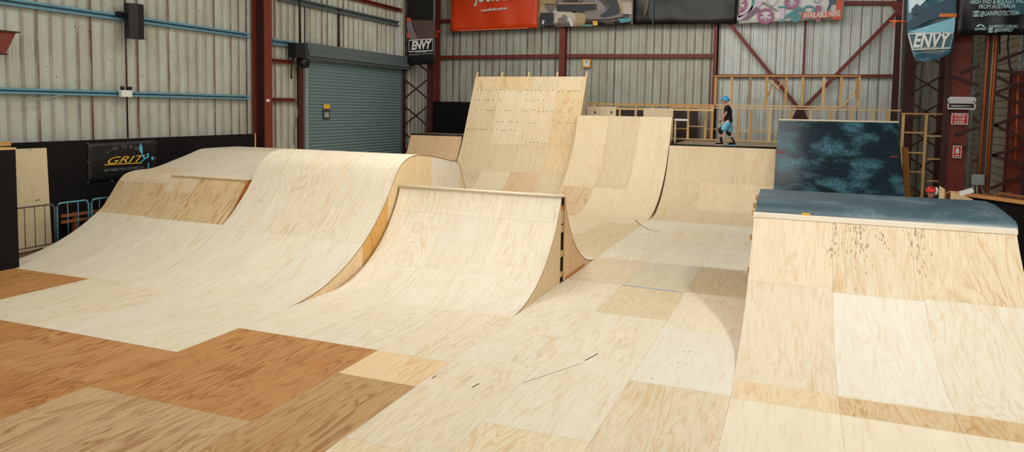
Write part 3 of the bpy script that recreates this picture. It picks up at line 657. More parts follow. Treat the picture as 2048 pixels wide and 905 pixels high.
# A : far left ramp with rising deck
xl,xr=-15.08,-11.344
pA=[q for q in arc(9.6,4.16,1.85,16) if q[1]<.86]+[(12.36,1.10),(12.55,1.36),(12.70,1.55),(12.80,1.66)]; pA=[(9.83,0.0)]+[q_ for q_ in pA if q_[0]>9.9]
ye=pA[-1][0]
tA=thing('plywood_ramp','leftmost plywood ramp, its curved face rising to a sloping upper deck','ramp',((xl+xr)/2,12,0))
surface(tA,pA,-13.55,xr,[-12.7],[[2.36,3.1],[2.36]],PALE,{(0,1):T(220,196,156,1.1),(1,1):T(222,196,152,1.3),(0,2):T(224,204,170,.9),(1,2):T(220,194,148,1.2),(2,1):T(230,212,180,.6)})
pt=smooth([(ye-.02,1.67),(13.2,1.70),(13.8,1.76),(14.3,1.87),(14.8,2.0),(15.15,2.1),(15.45,2.13),(16.6,2.13)],5)
surface(tA,pt,-13.55,xr,[-12.3],[2.2],[T(218,208,188,.4)],name='upper_deck')
xm=-13.55
pR=[q_ for q_ in pA if q_[1]<.86]+smooth([(12.17,.88),(12.36,1.10),(12.55,1.36),(12.69,1.53),(12.85,1.635),(13.12,1.69),(13.6,1.71),(14.0,1.79),(14.3,1.87),(14.8,2.0),(15.15,2.1),(15.45,2.13),(16.6,2.13)],4)
surface(tA,pR,xl,xm,[-14.3],[[2.4,3.3,4.5],[2.4,3.3,4.5]],PALE,{(0,1):T(220,196,156,1.1),(1,1):T(222,196,152,1.2),(0,2):T(222,206,176,.8),(1,2):T(222,206,176,.8),(0,3):T(218,208,188,.4),(1,3):T(218,208,188,.4)},name='rounded_face')
full=pA[:-1]+pt
side(tA,full,xr-.03,[T(176,100,38,.8)],label='amber brown side panel'); side(tA,pR,xl+.03,[TAN[0]])
m=MB(); m.box(xl+.04,xr-.04,16.58,16.6,0,2.1,tone=TAN[0]); m.build('back_panel',PLY,tA)
m=MB(); m.box(-13.5,xr,ye-.03,ye+.02,1.64,1.675,tone=T(206,176,130,.4)); m.build('lip_batten',PLY,tA)
# B : rounded roller
xl,xr=-11.34,-7.76
pB=arc(9.6,4.16,1.85,16)
pB=pB[:-1]+smooth([pB[-1],(13.26,2.08),(13.5,2.22),(13.75,2.29),(14.0,2.31),(14.4,2.29),(15.0,2.21),(15.6,2.11),(15.95,2.06),(16.13,2.02),(16.25,1.88),(16.4,1.6),(16.7,1.16),(17.2,.66),(17.9,.24),(18.8,.02)],3)
tB=thing('plywood_ramp','big round-topped plywood roller ramp, second from the left','ramp',((xl+xr)/2,14,0))
surface(tB,pB,xl,xr,[-10.15,-8.95],[[2.45,4.85,7.2],[2.5,4.85,7.2],[2.45,4.85,7.2]],PALE)
side(tB,pB,xr-.015,[T(238,212,172,.7),T(222,176,104,.9),T(232,208,164,.5),T(228,220,202,.3),T(228,212,182,.5)],(11.9,12.85,14.72,16.2)); side(tB,pB,xl+.015,[TAN[0]],())
# C : spine
xl,xr=-7.72,-4.17
pC=arc(10.7,2.76,1.69); pD=[(26.66-y+ .0,z) for y,z in arc(10.74,2.67,1.66)][::-1]
tC=thing('spine_ramp','plywood spine ramp with a narrow double lip, centre of the photo','ramp',((xl+xr)/2,13.3,0))
surface(tC,pC,xl,xr,[-6.5,-5.35],[[1.35,2.7],[1.35,2.7],[1.35,2.7]],PALE)
surface(tC,pD,xl,xr,[-6.5,-5.35],[[2.0]],PALE,name='rear_surface')
side(tC,pC,xr-.012,[T(236,216,178,.5),T(236,214,174,.5)],(12.7,),label='front half of the open side, straight grain'); side(tC,pC,xl+.012,[TAN[0]])
dA,dB=pD[0][0],pD[-1][0]
side(tC,pD,xr-.012,[T(236,206,162,.9)],(),label='rear half of the open side, curly grain'); side(tC,pD,xl+.012,[TAN[0]])
yl=pC[-1][0]
m=MB(); m.box(xl,xr,yl-.01,dA+.01,1.665,1.70,tone=T(226,216,196,.2)); m.build('lip_cap',PLY,tC)
coping(tC,xl,xr,yl-.015,1.695,.028,plain('pale_coping',rgb(214,200,172),.4),'coping')
m=MB(); m.box(xl+.03,xr-.03,yl+.02,dA-.02,.0,1.64); m.build('dark_gap_fill',BLACKP,tC)  # black filler standing in for the shade inside the open gap
for za,zb_,tn in ((1.40,1.50,T(210,120,60,.4)),(.98,1.12,STUD[2]),(.50,.62,STUD[2]),(.1,.2,STUD[2]),(1.15,1.4,T(222,190,146,.4))):
    m=MB(); m.box(xr-.06,xr-.01,yl+.015,dA-.015,za,zb_,tone=tn); m.build('spacer_block',PLY,tC)
m=MB(); m.beam((xr+.004,dA+.15,.03),(xr+.004,dA+1.5,.03),.012,.05,tone=T(206,140,84,.6)); m.build('bottom_batten',PLY,tC)
# D : tallest wall ramp
xl,xr=-12.45,-7.72
am=math.radians(67); pDd=[(23.0+3.55*math.sin(am*i/12),3.55*(1-math.cos(am*i/12))) for i in range(13)]
ytop,ztop=27.4,4.64; pDd+= [(pDd[-1][0]+(ytop-pDd[-1][0])*i/3,pDd[-1][1]+(ztop-pDd[-1][1])*i/3) for i in range(1,4)]
tD=thing('wall_ramp','tallest plywood wall ramp with rows of screws and stud ends above its edge','ramp',((xl+xr)/2,25,0))
SL=arclen(pDd)[-1]; dots=[]
for r_,(s,segs) in enumerate([(SL-.62,((.2,4.6),)),(SL-1.05,((.2,1.4),(2.4,3.3))),(SL-1.5,((.3,1.2),(1.6,1.9),(2.3,3.6))),(SL-2.0,((1.3,2.3),(2.7,2.9),(3.9,4.6))),(SL-2.35,((.1,1.1),(1.2,2.3))),(SL-2.85,((2.7,3.5),))]):
    for a,b in segs:
        x=a
        while x<b: dots.append((xl+x,s+R.uniform(-.03,.03),.017)); x+=R.choice([.12,.18,.24])
surface(tD,pDd,xl,xr,[-11.25,-10.05,-8.85],[[SL-4.2,SL-2.95,SL-.6]]*4 and [SL-4.2,SL-2.95,SL-.6],BACKT,{(3,1):T(226,204,164,.9),(3,2):T(224,202,162,1.0),(0,3):T(226,204,164,1.0),(1,3):T(226,200,156,1.2),(2,0):T(222,194,158,.9)},dots=dots)
side(tD,pDd,xr-.012,[BACKT[0]]); side(tD,pDd,xl+.012,[TAN[0]])
dv=Vector((0,ytop-pDd[-2][0],ztop-pDd[-2][1])).normalized()
for i in range(5):
    x=[xl+.04,-11.3,-10.15,-8.95,xr-.03][i]; a=Vector((x,ytop+.06,ztop))-dv*.6; b=Vector((x,ytop+.06,ztop))+dv*.2
    m=MB(); m.beam(a,b,.05,.09,up=(0,1,0),tone=T(228,196,146,.4)); m.build('stud_end',PLY,tD)
m=MB(); m.box(xl+.05,xr-.05,ytop+.1,ytop+.16,0,ztop-.4,tone=TAN[0]); m.build('back_frame',PLY,tD)
# E
xl,xr=-7.68,-4.2
pE=arc(22.0,4.31,3.14,16)
tE=thing('quarter_pipe','second tallest plywood quarter pipe, between the tallest ramp and the skater deck','ramp',((xl+xr)/2,24.5,0))
surface(tE,pE,xl,xr,[-6.5,-5.35],[[2.45,4.3]]*3 and [2.45],BACKT,{(0,0):T(220,196,158,1.1)})
side(tE,pE,xr-.012,[TAN[1]],label='tan side panel'); side(tE,pE,xl+.012,[TAN[0]])
ye=pE[-1][0]; m=MB(); m.box(xl,xr,ye,ye+.2,3.11,3.145,tone=BACKT[2]); m.build('lip_board',PLY,tE); m=MB(); m.box(xl+.03,xr-.03,ye+.16,ye+.19,0,3.1,tone=TAN[0]); m.build('back_panel',PLY,tE)
m=MB(); p=aty(1350,238,26.6); q2=aty(1377,238,26.6); m.box(p.x,q2.x,26.4,26.9,p.z-.06,p.z); m.build('shelf',WHITE,tE); m=MB(); m.box(p.x,p.x+.06,26.5,26.56,2.24,p.z-.06,tone=BACKT[0]); m.build('shelf_post',PLY,tE)
# F with deck
xl,xr=-4.14,-.66
pF=arc(22.27,3.41,2.2,14)
tF=thing('quarter_pipe','plywood quarter pipe under the skater, with a dark coping and a flat grey deck','ramp',((xl+xr)/2,26,0))
surface(tF,pF,xl,xr,[-2.95,-1.8],[[1.25,2.55]]*3 and [1.25,2.7],BACKT)
ye=pF[-1][0]
side(tF,pF,xr-.012,[T(204,150,84,.6)],label='orange brown edge panel'); side(tF,pF,xl+.012,[TAN[0]])
coping(tF,xl,xr,ye+.01,2.2,.035,STEEL)
m=MB(); m.box(xl,xr,ye+.03,29.75,2.17,2.205,tone=T(160,146,126,.4)); m.build('deck',PLY,tF)
m=MB(); m.box(-12.4,-4.2,28.9,29.75,2.0,2.04); 
for y in (ye+.6,27.6,29.6):
    m=MB(); m.box(xl+.03,xr-.03,y,y+.05,0,2.17,tone=TAN[0]); m.build('deck_frame',PLY,tF)
t=thing('timber_platform','brown timber platform strip carrying the stud frame behind the dark ramp','platform',(1.2,29.5,0))
m=MB(); m.box(-.62,3.2,29.2,29.75,2.17,2.205,tone=T(160,146,126,.4)); m.build('deck',PLY,t)
for x in (-.5,1.2,3.0): m=MB(); m.box(x,x+.09,29.4,29.5,0,2.17,tone=TAN[0]); m.build('leg',PLY,t)
# G
xl,xr=-14.85,-12.52
pG=arc(23.2,3.3,2.22,12); ye=pG[-1][0]
tG=thing('quarter_pipe','small far plywood quarter pipe with black coping at the left end of the back row','ramp',((xl+xr)/2,25,0))
surface(tG,pG,xl,xr,[],[1.2,3.0],[T(196,160,110,.9)],{(0,2):T(218,190,150,.6)})
side(tG,pG,xr-.01,[T(204,140,80,.6)]); side(tG,pG,xl+.01,[TAN[0]])
coping(tG,xl,xr,ye+.01,2.23,.035,STEEL); m=MB(); m.box(xl,xr,ye+.03,28.3,2.19,2.235,tone=T(150,130,104,.5)); m.build('deck',PLY,tG); m=MB(); m.box(xl+.03,xr-.03,28.2,28.25,0,2.19,tone=TAN[0]); m.build('deck_frame',PLY,tG)
# H dark teal ramp
xl,xr=-.62,2.88
pH=smooth([(19.6,0),(20.8,.10),(21.8,.40),(22.6,.80),(23.3,1.22),(23.9,1.66),(24.65,2.34),(25.4,3.14)],4)
tH=thing('quarter_pipe','glossy dark teal quarter pipe with scuffs and painted-in reflections at the back right','ramp',((xl+xr)/2,23,0))
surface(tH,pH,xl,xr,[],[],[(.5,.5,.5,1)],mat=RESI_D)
side(tH,pH,xr-.012,[T(60,44,36,.3)]); side(tH,pH,xl+.012,[T(60,44,36,.3)])
m=MB(); m.box(xl,xr,25.38,25.5,3.12,3.17,tone=T(226,214,190,.2)); m.build('top_batten',PLY,tH)
m=MB(); m.box(xl+.03,xr-.03,25.5,25.53,0,3.1,tone=TAN[0]); m.build('back_panel',PLY,tH)
sl=arclen(pH); RP=plain('red_paint_mark',rgb(190,60,60),.5)
for u0,u1 in ((1553,1566),(1780,1796)):
    a=aty(u0,305 if u0<1600 else 314,24.4); b=aty(u1,306 if u0<1600 else 312,24.4)
    def zz(z): 
        for (ya,za),(yb,zb_) in zip(pH,pH[1:]):
            if za<=z<=zb_: return ya+(yb-ya)*(z-za)/max(1e-6,zb_-za)
    y=zz(a.z); m=MB(); m.beam((a.x,y-.008,a.z),(b.x,y-.008,a.z+.02),.01,.03); m.build('paint_mark',RP,tH)
t=thing('plywood_offcut','upright brown plywood strip leaning beside the right edge of the dark teal ramp','plywood board',(3.05,25.6,0))
m=MB(); a=aty(1803,293,25.7); b=aty(1817,296,25.7); c_=aty(1822,390,25.7); d_=aty(1809,388,25.7); c0=c_+(c_-b)*.5; d0=d_+(d_-a)*.5
m.prism([(d0.x,25.7,0.01),(c0.x,25.7,0.01),b,a],(0,.02,0),tone=T(176,120,58,.6)); m.build('board',PLY,t)
# I near right ramp
xl,xr=-.64,3.12
pI=arc(9.36,4.6,1.63,18); ye=pI[-1][0]
tI=thing('quarter_pipe','nearest plywood quarter pipe at the right with pale top batten, before the blue landing','ramp',((xl+xr)/2,11,0))
surface(tI,pI,xl,xr,[.58,1.8],[[2.62],[2.55],[2.6]],[T(232,222,198,.5)],{(0,0):T(228,216,192,.6),(1,0):T(232,227,212,.35),(2,0):T(230,222,202,.6),(0,1):T(230,215,188,.6),(1,1):T(226,211,183,.8),(2,1):T(228,211,180,1.0)})
side(tI,pI,xl+.012,[T(206,150,92,.8)]); side(tI,pI,xr-.012,[TAN[0]])
m=MB(); m.hexa([(xl-.01,ye-.04,1.60),(xr+.01,ye-.04,1.60),(xr+.01,ye+.06,1.60),(xl-.01,ye+.06,1.60),(xl-.01,ye-.02,1.665),(xr+.01,ye-.02,1.665),(xr+.01,ye+.06,1.68),(xl-.01,ye+.06,1.68)],tone=T(230,222,204,.2)); m.build('top_batten',PLY,tI)
sl=arclen(pI); m=MB(); rr=random.Random(4)
for k in range(150):
    cx=rr.choice([.9,.98,1.02,1.75,1.82,.6,1.3])+rr.gauss(0,.06); s=sl[-1]-.08-abs(rr.gauss(0,.42)); 
    if s<sl[-1]-1.2: continue
    L=rr.uniform(.02,.09); w=rr.uniform(.002,.008); (y,z)=at_s(pI,sl,s); (y2,z2_)=at_s(pI,sl,min(sl[-1]-.01,s+L)); l=math.hypot(y2-y,z2_-z) or 1; ny,nz=-(z2_-z)/l*.002,(y2-y)/l*.002
    m.face([(cx-w,y+ny,z+nz),(cx+w,y+ny,z+nz),(cx+w*.3,y2+ny,z2_+nz),(cx-w*.3,y2+ny,z2_+nz)])
o=m.build('scuff_marks',plain('dark_scuff',rgb(146,112,84),.7),tI); o['kind']='stuff'
for z in (1.2,.7): m=MB(); m.box(xl-.05,xl+.01,ye-.02+(z-1.2)*.6,ye+.07+(z-1.2)*.6,z,z+.08,tone=STUD[1]); m.build('frame_end',PLY,tI)
# blue landing behind I
pJ=smooth([(ye+.075,1.60),(ye+.10,1.68),(ye+.19,1.765),(ye+.33,1.825),(ye+.50,1.855),(ye+.8,1.88),(14.0,1.905),(14.4,1.93)],4)
tJ=thing('landing_box','blue grey coated landing box with rounded edges behind the nearest ramp','ramp',((xl+xr)/2,14,0))
# surface with rounded right end
m=MB(); nx=26; sJ=arclen(pJ)
def ptJ(i,k):
    x=xl+.02+(3.14-xl)*i/nx; y,z=pJ[k]; d=max(0,x-(2.95))/.19; z-= .05*d*d*min(1,max(0,(y-ye-.1)/.3)); return (x,y,z)
for i in range(nx):
    for k in range(len(pJ)-1):
        u0,u1=i/nx*3.6,(i+1)/nx*3.6
        m.face([ptJ(i,k),ptJ(i+1,k),ptJ(i+1,k+1),ptJ(i,k+1)],None,[(u0,sJ[k]),(u1,sJ[k]),(u1,sJ[k+1]),(u0,sJ[k+1])])
o=m.build('coated_top',RESI,tJ,smooth=True)
pJs=[(y,z-.06) for y,z in pJ]
side(tJ,pJs,3.12,[T(40,40,44,.1)],inset=0,label='black painted side'); side(tJ,pJ,xl+.03,[T(206,170,90,.8)],inset=.005,label='yellow brown timber end')
for y,z in ((ye+.15,1.66),(ye+.5,1.74),(14.1,1.8)): m=MB(); m.box(xl-.045,xl+.02,y,y+.10,z-.06,z+.03,tone=STUD[0]); m.build('joist_end',PLY,tJ)
m=MB(); m.box(xl+.03,3.1,14.36,14.39,0,1.85,tone=TAN[0]); m.build('back_panel',PLY,tJ)
m=MB(); p=aty(1611,433,ye+.07); m.box(p.x-.06,p.x+.07,ye+.04,ye+.09,1.68,1.71); m.build('tape_patch',plain('yellow_tape',rgb(230,180,40),.5),tJ)
# ------------------------------------------------------------------ right side: black barrier, columns
a=Vector((3.35,19.25,0)); b=Vector((5.9,15.8,0)); t=thing('black_barrier_board','black barrier board with a timber top rail at the right frame edge','barrier',((a+b)/2))
m=MB(); m.hexa([a,b,b+Vector((.03,.03,0)),a+Vector((.03,.03,0)),a+Vector((0,0,1.56)),b+Vector((0,0,1.56)),b+Vector((.03,.03,1.56)),a+Vector((.03,.03,1.56))]); m.build('panel',BLACKP,t)
m=MB(); m.beam(a+Vector((0,0,1.6)),b+Vector((0,0,1.6)),.14,.07,tone=T(206,150,96,.6)); m.build('top_rail',PLY,t)
m=MB()
for i in range(6):
    s=.25+.12*i; p=a.lerp(b,s); 
t2=thing('timber_offcut_pile','loose brown timber offcuts lying along the ledge behind the right barrier rail','timber pile',(4.6,18.6,1.2)); rr=random.Random(5)
for i in range(14):
    p=a.lerp(b,.2+.05*i)+Vector((.45,.45,1.60+rr.uniform(0,.06))); d=Vector((rr.uniform(-.4,.4),rr.uniform(-.3,.3),rr.uniform(-.02,.02))); m=MB(); m.beam(p-d,p+d,.06,.04,tone=rr.choice([T(150,100,66,.5),T(110,70,46,.5)])); m.build('offcut',PLY,t2)
m=MB(); d=(b-a).normalized(); nn=Vector((-d.y,d.x,0)); 
if nn.y<0: nn=-nn
m.hexa([a+nn*.1+Vector((0,0,1.5)),b+nn*.1+Vector((0,0,1.5)),b+nn*1.1+Vector((0,0,1.5)),a+nn*1.1+Vector((0,0,1.5)),a+nn*.1+Vector((0,0,1.56)),b+nn*.1+Vector((0,0,1.56)),b+nn*1.1+Vector((0,0,1.56)),a+nn*1.1+Vector((0,0,1.56))],tone=T(120,84,56,.6)); m.build('ledge',PLY,t)
# columns (portal lattice)
xa,xb=aty(1806,200,30.4).x,aty(1898,200,30.4).x
lattice('dark red lattice column behind the right end of the blue sponsor banner',xa,xb,30.4,0,9.6,.36,(REDD,REDD),step=.8)
YC=26.0
xa,xb=aty(1897,200,YC).x,aty(1936,200,YC).x
t=thing('steel_column','broad red oxide column carrying the red fire signs and a caged lamp','column',((xa+xb)/2,YC,0))
m=MB(); m.box(xa+.02,xb,YC-.015,YC+.015,0,9.6); m.build('web',RED,t)
m=MB(); m.box(xa-.12,xa+.02,YC-.1,YC+.1,0,9.6); m.build('flange',REDD,t); m=MB(); m.box(xb,xb+.02,YC-.02,YC+.15,0,9.6); m.build('flange',RED,t)
colI=t
ca=aty(1962,200,YC).x; cb=aty(1990,200,YC).x
def lac(tt,u0,v0,u1,v1,y=YC-.05,w=.09,mat=REDD): m=MB(); m.beam(aty(u0,v0,y),aty(u1,v1,y),.03,w); return m.build('lacing_bar',mat,tt)
t=thing('lattice_column','dark steel lattice strut with orange conduits right of the sign column','column',(ca,YC,0))
m=MB(); m.box(ca,cb,YC,YC+.03,0,9.6); m.box(ca,ca+.05,YC-.06,YC,0,9.6); m.box(cb-.05,cb,YC-.06,YC,0,9.6); m.build('chord',plain('taupe_steel',rgb(84,70,62),.6),t)
for (u,r_,mt) in ((1969,.03,COPPER),(1985,.03,COPPER),(1980,.028,plain('straw_pipe',rgb(160,130,96),.6))):
    x=aty(u,200,YC-.1).x; m=MB(); m.tube([(x,YC-.1,9.6),(x,YC-.1,1.0)],r_,8); m.build('conduit',mt,t,smooth=True)
for u0,v0,u1,v1 in ((1920,146,1960,132),(1904,153,1958,172),(1900,224,1905,226),(1944,196,1960,186),(1946,235,1958,246),(1908,270,1957,256),(1906,288,1930,296),(1945,325,1956,318),(1944,350,1958,358)): lac(t,u0,v0,u1,v1)
for u0,v0,u1,v1 in ((1993,124,2060,98),(1992,152,2060,190),(1990,186,2060,160),(1990,188,2060,215),(1988,252,2060,222),(1988,250,2060,284),(1984,312,2060,288),(1984,310,2060,336),(1980,378,2060,346),(1992,140,2060,150)): lac(t,u0,v0,u1,v1,YC-.02)
x0=aty(2024,200,26.6).x; x1=aty(2046,200,26.6).x
t=isection('steel_column','red steel column at the right frame edge behind the lacing bars',(x0+x1)/2,26.6,0,aty(2030,142,26.6).z,.4,.4,(RED,REDD),axis='y')
m=MB(); m.tube([(x0-.1,27,6.3),(x0-.12,27,5.6),(x0-.02,27,4.9),(x0+.15,27,4.6)],.025,6); m.tube([(x0-.1,26.95,6.4),(x0-.35,26.95,5.9),(x0-.33,26.95,5.3)],.02,6); tag(m.build('cable_loop',BLACK,smooth=True),'dark cables looping behind the right lattice bars under the black banner','cable')
pipe('orange upright pipe behind the lacing bars at right frame edge',[aty(2037,150,26.2),aty(2030,330,26.2)],.03,COPPER)
p=aty(1954,360,YC-.2); t=thing('junction_box','small pale grey junction box with loose cables right of the sign column','box',(p.x,p.y,p.z-.15))
m=MB(); m.box(p.x-.15,p.x+.17,p.y-.1,p.y,p.z-.15,p.z+.17); m.build('housing',GREY,t); m=MB(); m.box(p.x-.11,p.x+.13,p.y-.112,p.y-.1,p.z-.11,p.z+.13); m.build('lid',GREY,t)
for s in (-.08,.0,.1): m=MB(); m.tube([(p.x+s,p.y-.05,p.z-.15),(p.x+s*1.6,p.y-.08,p.z-.35),(p.x+s*3+.1,p.y-.1,p.z-.6)],.022,6); m.build('cable',GREY,t,smooth=True)
# caged lamp
p=aty(1922,206,YC-.15); t=thing('caged_wall_lamp','pale grey caged lamp fitting above the FIRE HOSE REEL sign','lamp',(p.x,p.y,p.z-.2))
w,h=.37,.18; m=MB()
for zc in (-h,.0,h-.02): m.box(p.x-w,p.x+w,p.y-.12,p.y-.09,p.z+zc-.02,p.z+zc+.02)
for xc in (-w,w-.03): m.box(p.x+xc,p.x+xc+.03,p.y-.12,p.y-.09,p.z-h,p.z+h)
m.build('cage',WHITE,t); m=MB(); m.hexa([(p.x-w+.08,p.y-.08,p.z+.03),(p.x+w-.08,p.y-.08,p.z+.03),(p.x+w-.04,p.y,p.z+.03),(p.x-w+.04,p.y,p.z+.03),(p.x-w,p.y-.12,p.z+.14),(p.x+w,p.y-.12,p.z+.14),(p.x+w,p.y,p.z+.14),(p.x-w,p.y,p.z+.14)]); m.build('hood',WHITE,t)
m=MB(); m.tube([(p.x-w+.1,p.y-.05,p.z-.1),(p.x+w-.1,p.y-.05,p.z-.1)],.035,8); m.build('tube_holder',GREY,t,smooth=True); m=MB(); m.box(p.x-w+.05,p.x+w-.05,p.y-.01,p.y+.12,p.z-h,p.z+h); m.build('back_plate',REDD,t)
def sign(name,label,u0,v0,u1,v1,y,lines,cat='sign'):
    A=aty(u0,v1,y); B=aty(u1,v0,y); t=thing(name,label,cat,((A.x+B.x)/2,y,A.z)); x0,x1,z0,z1=A.x,B.x,A.z,B.z
    m=MB(); m.box(x0,x1,y,y+.01,z0,z1); m.build('border',WHITE,t); m=MB(); b=.025; m.box(x0+b,x1-b,y-.004,y-.0005,z0+b,z1-b); m.build('plate',SIGNR,t)
    n=len(lines)
    for i,s in enumerate(lines): text('lettering',s,WHITE,t,((x0+x1)/2,y-.008,z1-b-(z1-z0-2*b)*(i+.5)/n),(1,0,0),(0,0,1),(z1-z0-2*b)/n*1.02,.002,bold=.0015,width=(x1-x0)*(.62 if len(s)<5 else .7))
    return t,(x0,x1,z0,z1)
sign('fire_sign','red sign reading FIRE HOSE REEL on the broad red column',1902,227,1937,249,YC-.16,['FIRE','HOSE','REEL'])
t,(x0,x1,z0,z1)=sign('fire_sign','small red extinguisher symbol sign below the FIRE HOSE REEL sign',1905,292,1924,316,YC-.16,[])
cx=(x0+x1)/2; y=YC-.168; m=MB(); m.prism([(cx-.045,y,z0+.14),(cx+.045,y,z0+.14),(cx+.045,y,z1-.12),(cx+.025,y,z1-.07),(cx-.025,y,z1-.07),(cx-.045,y,z1-.12)],(0,.003,0)); m.prism([(cx-.06,y,z0+.06),(cx+.06,y,z0+.06),(cx+.06,y,z0+.09),(cx-.06,y,z0+.09)],(0,.003,0)); m.build('extinguisher_symbol',WHITE,t)
# loose white lamp box on ledge
p=atz(1933,384,1.78); t=thing('loose_lamp_box','small white box tilted on the ledge by the foot of the red column','box',(p.x,p.y,1.66))
m=MB(); d=Vector((.95,-.3,.42)).normalized(); m.beam(p-d*.13,p+d*.13,.1,.1); m.build('housing',WHITE,t); m=MB(); m.beam(p-d*.12,p-d*.135,.08,.08); m.build('end_cap',GREY,t)
# ------------------------------------------------------------------ banners on the back wall
YN=30.75
def bn(name,label,pts,mat,wave,seed,y=YN,top=-60):
    (u0,v0),(u1,v1)=pts; A=aty(u0,v0,y); B=aty(u1,v1,y); z=8.9
    return panel_banner(name,label,A,B,Vector((B.x,y,z)),Vector((A.x,y,z)),mat,(0,-1,0),wave,24,8,seed=seed)
t=bn('sponsor_banner','bright orange banner with white lettering high on the back wall',[(902,63),(1075,56)],ORANGE,.05,1)
pc=aty(990,-9,YN-.14); text('lettering','JOURNEY',WHITE,t,(pc.x,YN-.14,pc.z),(1,0,.03),(0,0,1),.75,.003,.1,bold=.03,width=aty(1017,5,YN).x-aty(933,5,YN).x)
pc=aty(988,18.5,YN-.14); text('lettering','soundboks.com.au',WHITE,t,(pc.x,YN-.14,pc.z),(1,0,.06),(0,0,1),.17,.003,.1,bold=.006,width=aty(1014,5,YN).x-aty(962,5,YN).x)
A=aty(902,63,YN-.03); B=aty(1075,56,YN-.03); m=MB(); m.beam((A.x,YN-.05,A.z+.02),(B.x,YN-.05,B.z+.02),.01,.04); m.beam((A.x+.02,YN-.05,A.z),(A.x+.02,YN-.05,8.9),.01,.03); m.beam((B.x-.02,YN-.05,B.z),(B.x-.02,YN-.05,8.9),.01,.03); m.build('hem',plain('pale_orange_hem',rgb(236,120,80),.5),t)
t=bn('photo_banner','photo collage banner with dark shapes between the orange and black banners',[(1076,55),(1265,50)],PHOTO,.03,2)
pp=lambda u,v:aty(1060+u/7.877,v/7.877,YN-.12)
def flat(t,name,poly,mat,off=0,f=pp): m=MB(); m.prism([f(*p)+Vector((0,-off,0)) for p in poly],(0,.003,0)); return m.build(name,mat,t)
DG=plain('charcoal_print',rgb(44,44,48),.5); MG=plain('stone_print',rgb(128,116,116),.5); TN=plain('tan_print',rgb(170,144,104),.5)
flat(t,'print_patch',[(420,60),(1040,60),(1040,190),(850,200),(700,180),(420,170)],DG); flat(t,'print_patch',[(440,40),(1030,40),(1030,62),(440,70)],TN,.004)
flat(t,'print_patch',[(860,180),(1110,150),(1420,180),(1480,260),(1250,300),(900,310)],MG,.004)
flat(t,'boot_print',[(1180,0),(1370,0),(1420,180),(1400,225),(1260,260),(1180,282),(1110,270),(1105,235),(1200,180),(1270,90)],plain('boot_print',rgb(40,52,54),.5),.008)
flat(t,'print_patch',[(170,200),(370,200),(360,400),(150,420),(140,300)],DG,.004); flat(t,'print_patch',[(185,370),(205,315),(230,320),(215,385)],WHITE,.008)
flat(t,'print_patch',[(600,285),(640,290),(680,380),(675,415),(640,410)],WHITE,.008); flat(t,'print_patch',[(1380,300),(1600,280),(1590,340),(1430,360)],TEALP,.008); flat(t,'print_patch',[(850,385),(980,385),(980,415),(850,415)],TEALP,.008)
flat(t,'print_patch',[(990,330),(1060,330),(1070,400),(990,405)],YEL,.008); flat(t,'print_patch',[(1460,40),(1600,30),(1605,230),(1470,220)],plain('pale_print',rgb(180,172,160),.5),.006); flat(t,'print_patch',[(140,0),(420,0),(400,60),(200,60)],TN,.004)
t=bn('sponsor_banner','plain black banner between the photo collage and the gear banner',[(1266,49),(1473,47)],VBLACK,.05,4)
flat(t,'print_streak',[(1830,-20),(1880,-20),(1850,150),(1790,300),(1810,120)],plain('dim_tan_print',rgb(96,84,66),.5)); flat(t,'print_streak',[(1920,-20),(1950,-20),(1945,380),(1925,380)],plain('dim_teal_print',rgb(40,66,66),.5))
t=bn('gear_banner','white banner with mauve and teal bicycle part drawings, reading AVAILABLE HERE',[(1477,47),(1686,37)],plain('white_vinyl',rgb(214,214,212),.45,0,.05),.04,5)
fg=lambda u,v:aty(1440+u/7.314,v/7.314,YN-.13)
def ring(t,cu,cv,r,w,teeth,mat,off=0,name='gear_print'):
    m=MB(); n=teeth*2 if teeth else 28; c=fg(cu,cv)+Vector((0,-off,0)); k=(fg(cu+r,cv)-fg(cu,cv)).length; kw=k*w
    for i in range(n):
        a0,a1=2*math.pi*i/n,2*math.pi*(i+1)/n; ro=k*(1.12 if (teeth and i%2) else 1.0)
        if cu<300 and math.cos(a0)*k<-.02: continue
        P=[(math.cos(a)*rr_,math.sin(a)*rr_) for a,rr_ in ((a0,k-kw),(a1,k-kw),(a1,ro),(a0,ro))]
        m.prism([(c.x+x,c.y,c.z+z) for x,z in P],(0,.003,0))
    if teeth:
        for i in range(5):
            a=2*math.pi*i/5+.3
            if cu<300 and math.cos(a)<-.1: continue
            m.beam((c.x+math.cos(a)*k*.3,c.y,c.z+math.sin(a)*k*.3),(c.x+math.cos(a)*(k-kw),c.y,c.z+math.sin(a)*(k-kw)),.003,.05,up=(0,0,1))
    m.build(name,mat,t)
ring(t,270,60,120,.25,16,PURP); ring(t,270,40,230,.14,0,TEALP); ring(t,665,235,115,.25,20,PURP); ring(t,1050,30,100,.3,16,PURP); ring(t,1295,180,105,.2,20,TEALP); ring(t,1105,255,75,.75,0,TEALP); ring(t,1420,0,50,.3,0,GREY); ring(t,760,10,80,.2,0,plain('pale_grey_print',rgb(180,186,180),.5))
flat(t,'tube_print',[(250,235),(420,130),(560,20),(640,20),(560,110),(420,220),(300,290),(252,300)],LILAC,0,fg)
flat(t,'tube_print',[(345,265),(530,95),(595,140),(380,300)],plain('plum_print',rgb(120,96,116),.5),.004,fg)
flat(t,'tube_print',[(600,40),(630,25),(850,150),(830,170)],plain('olive_print',rgb(128,132,116),.5),.004,fg)
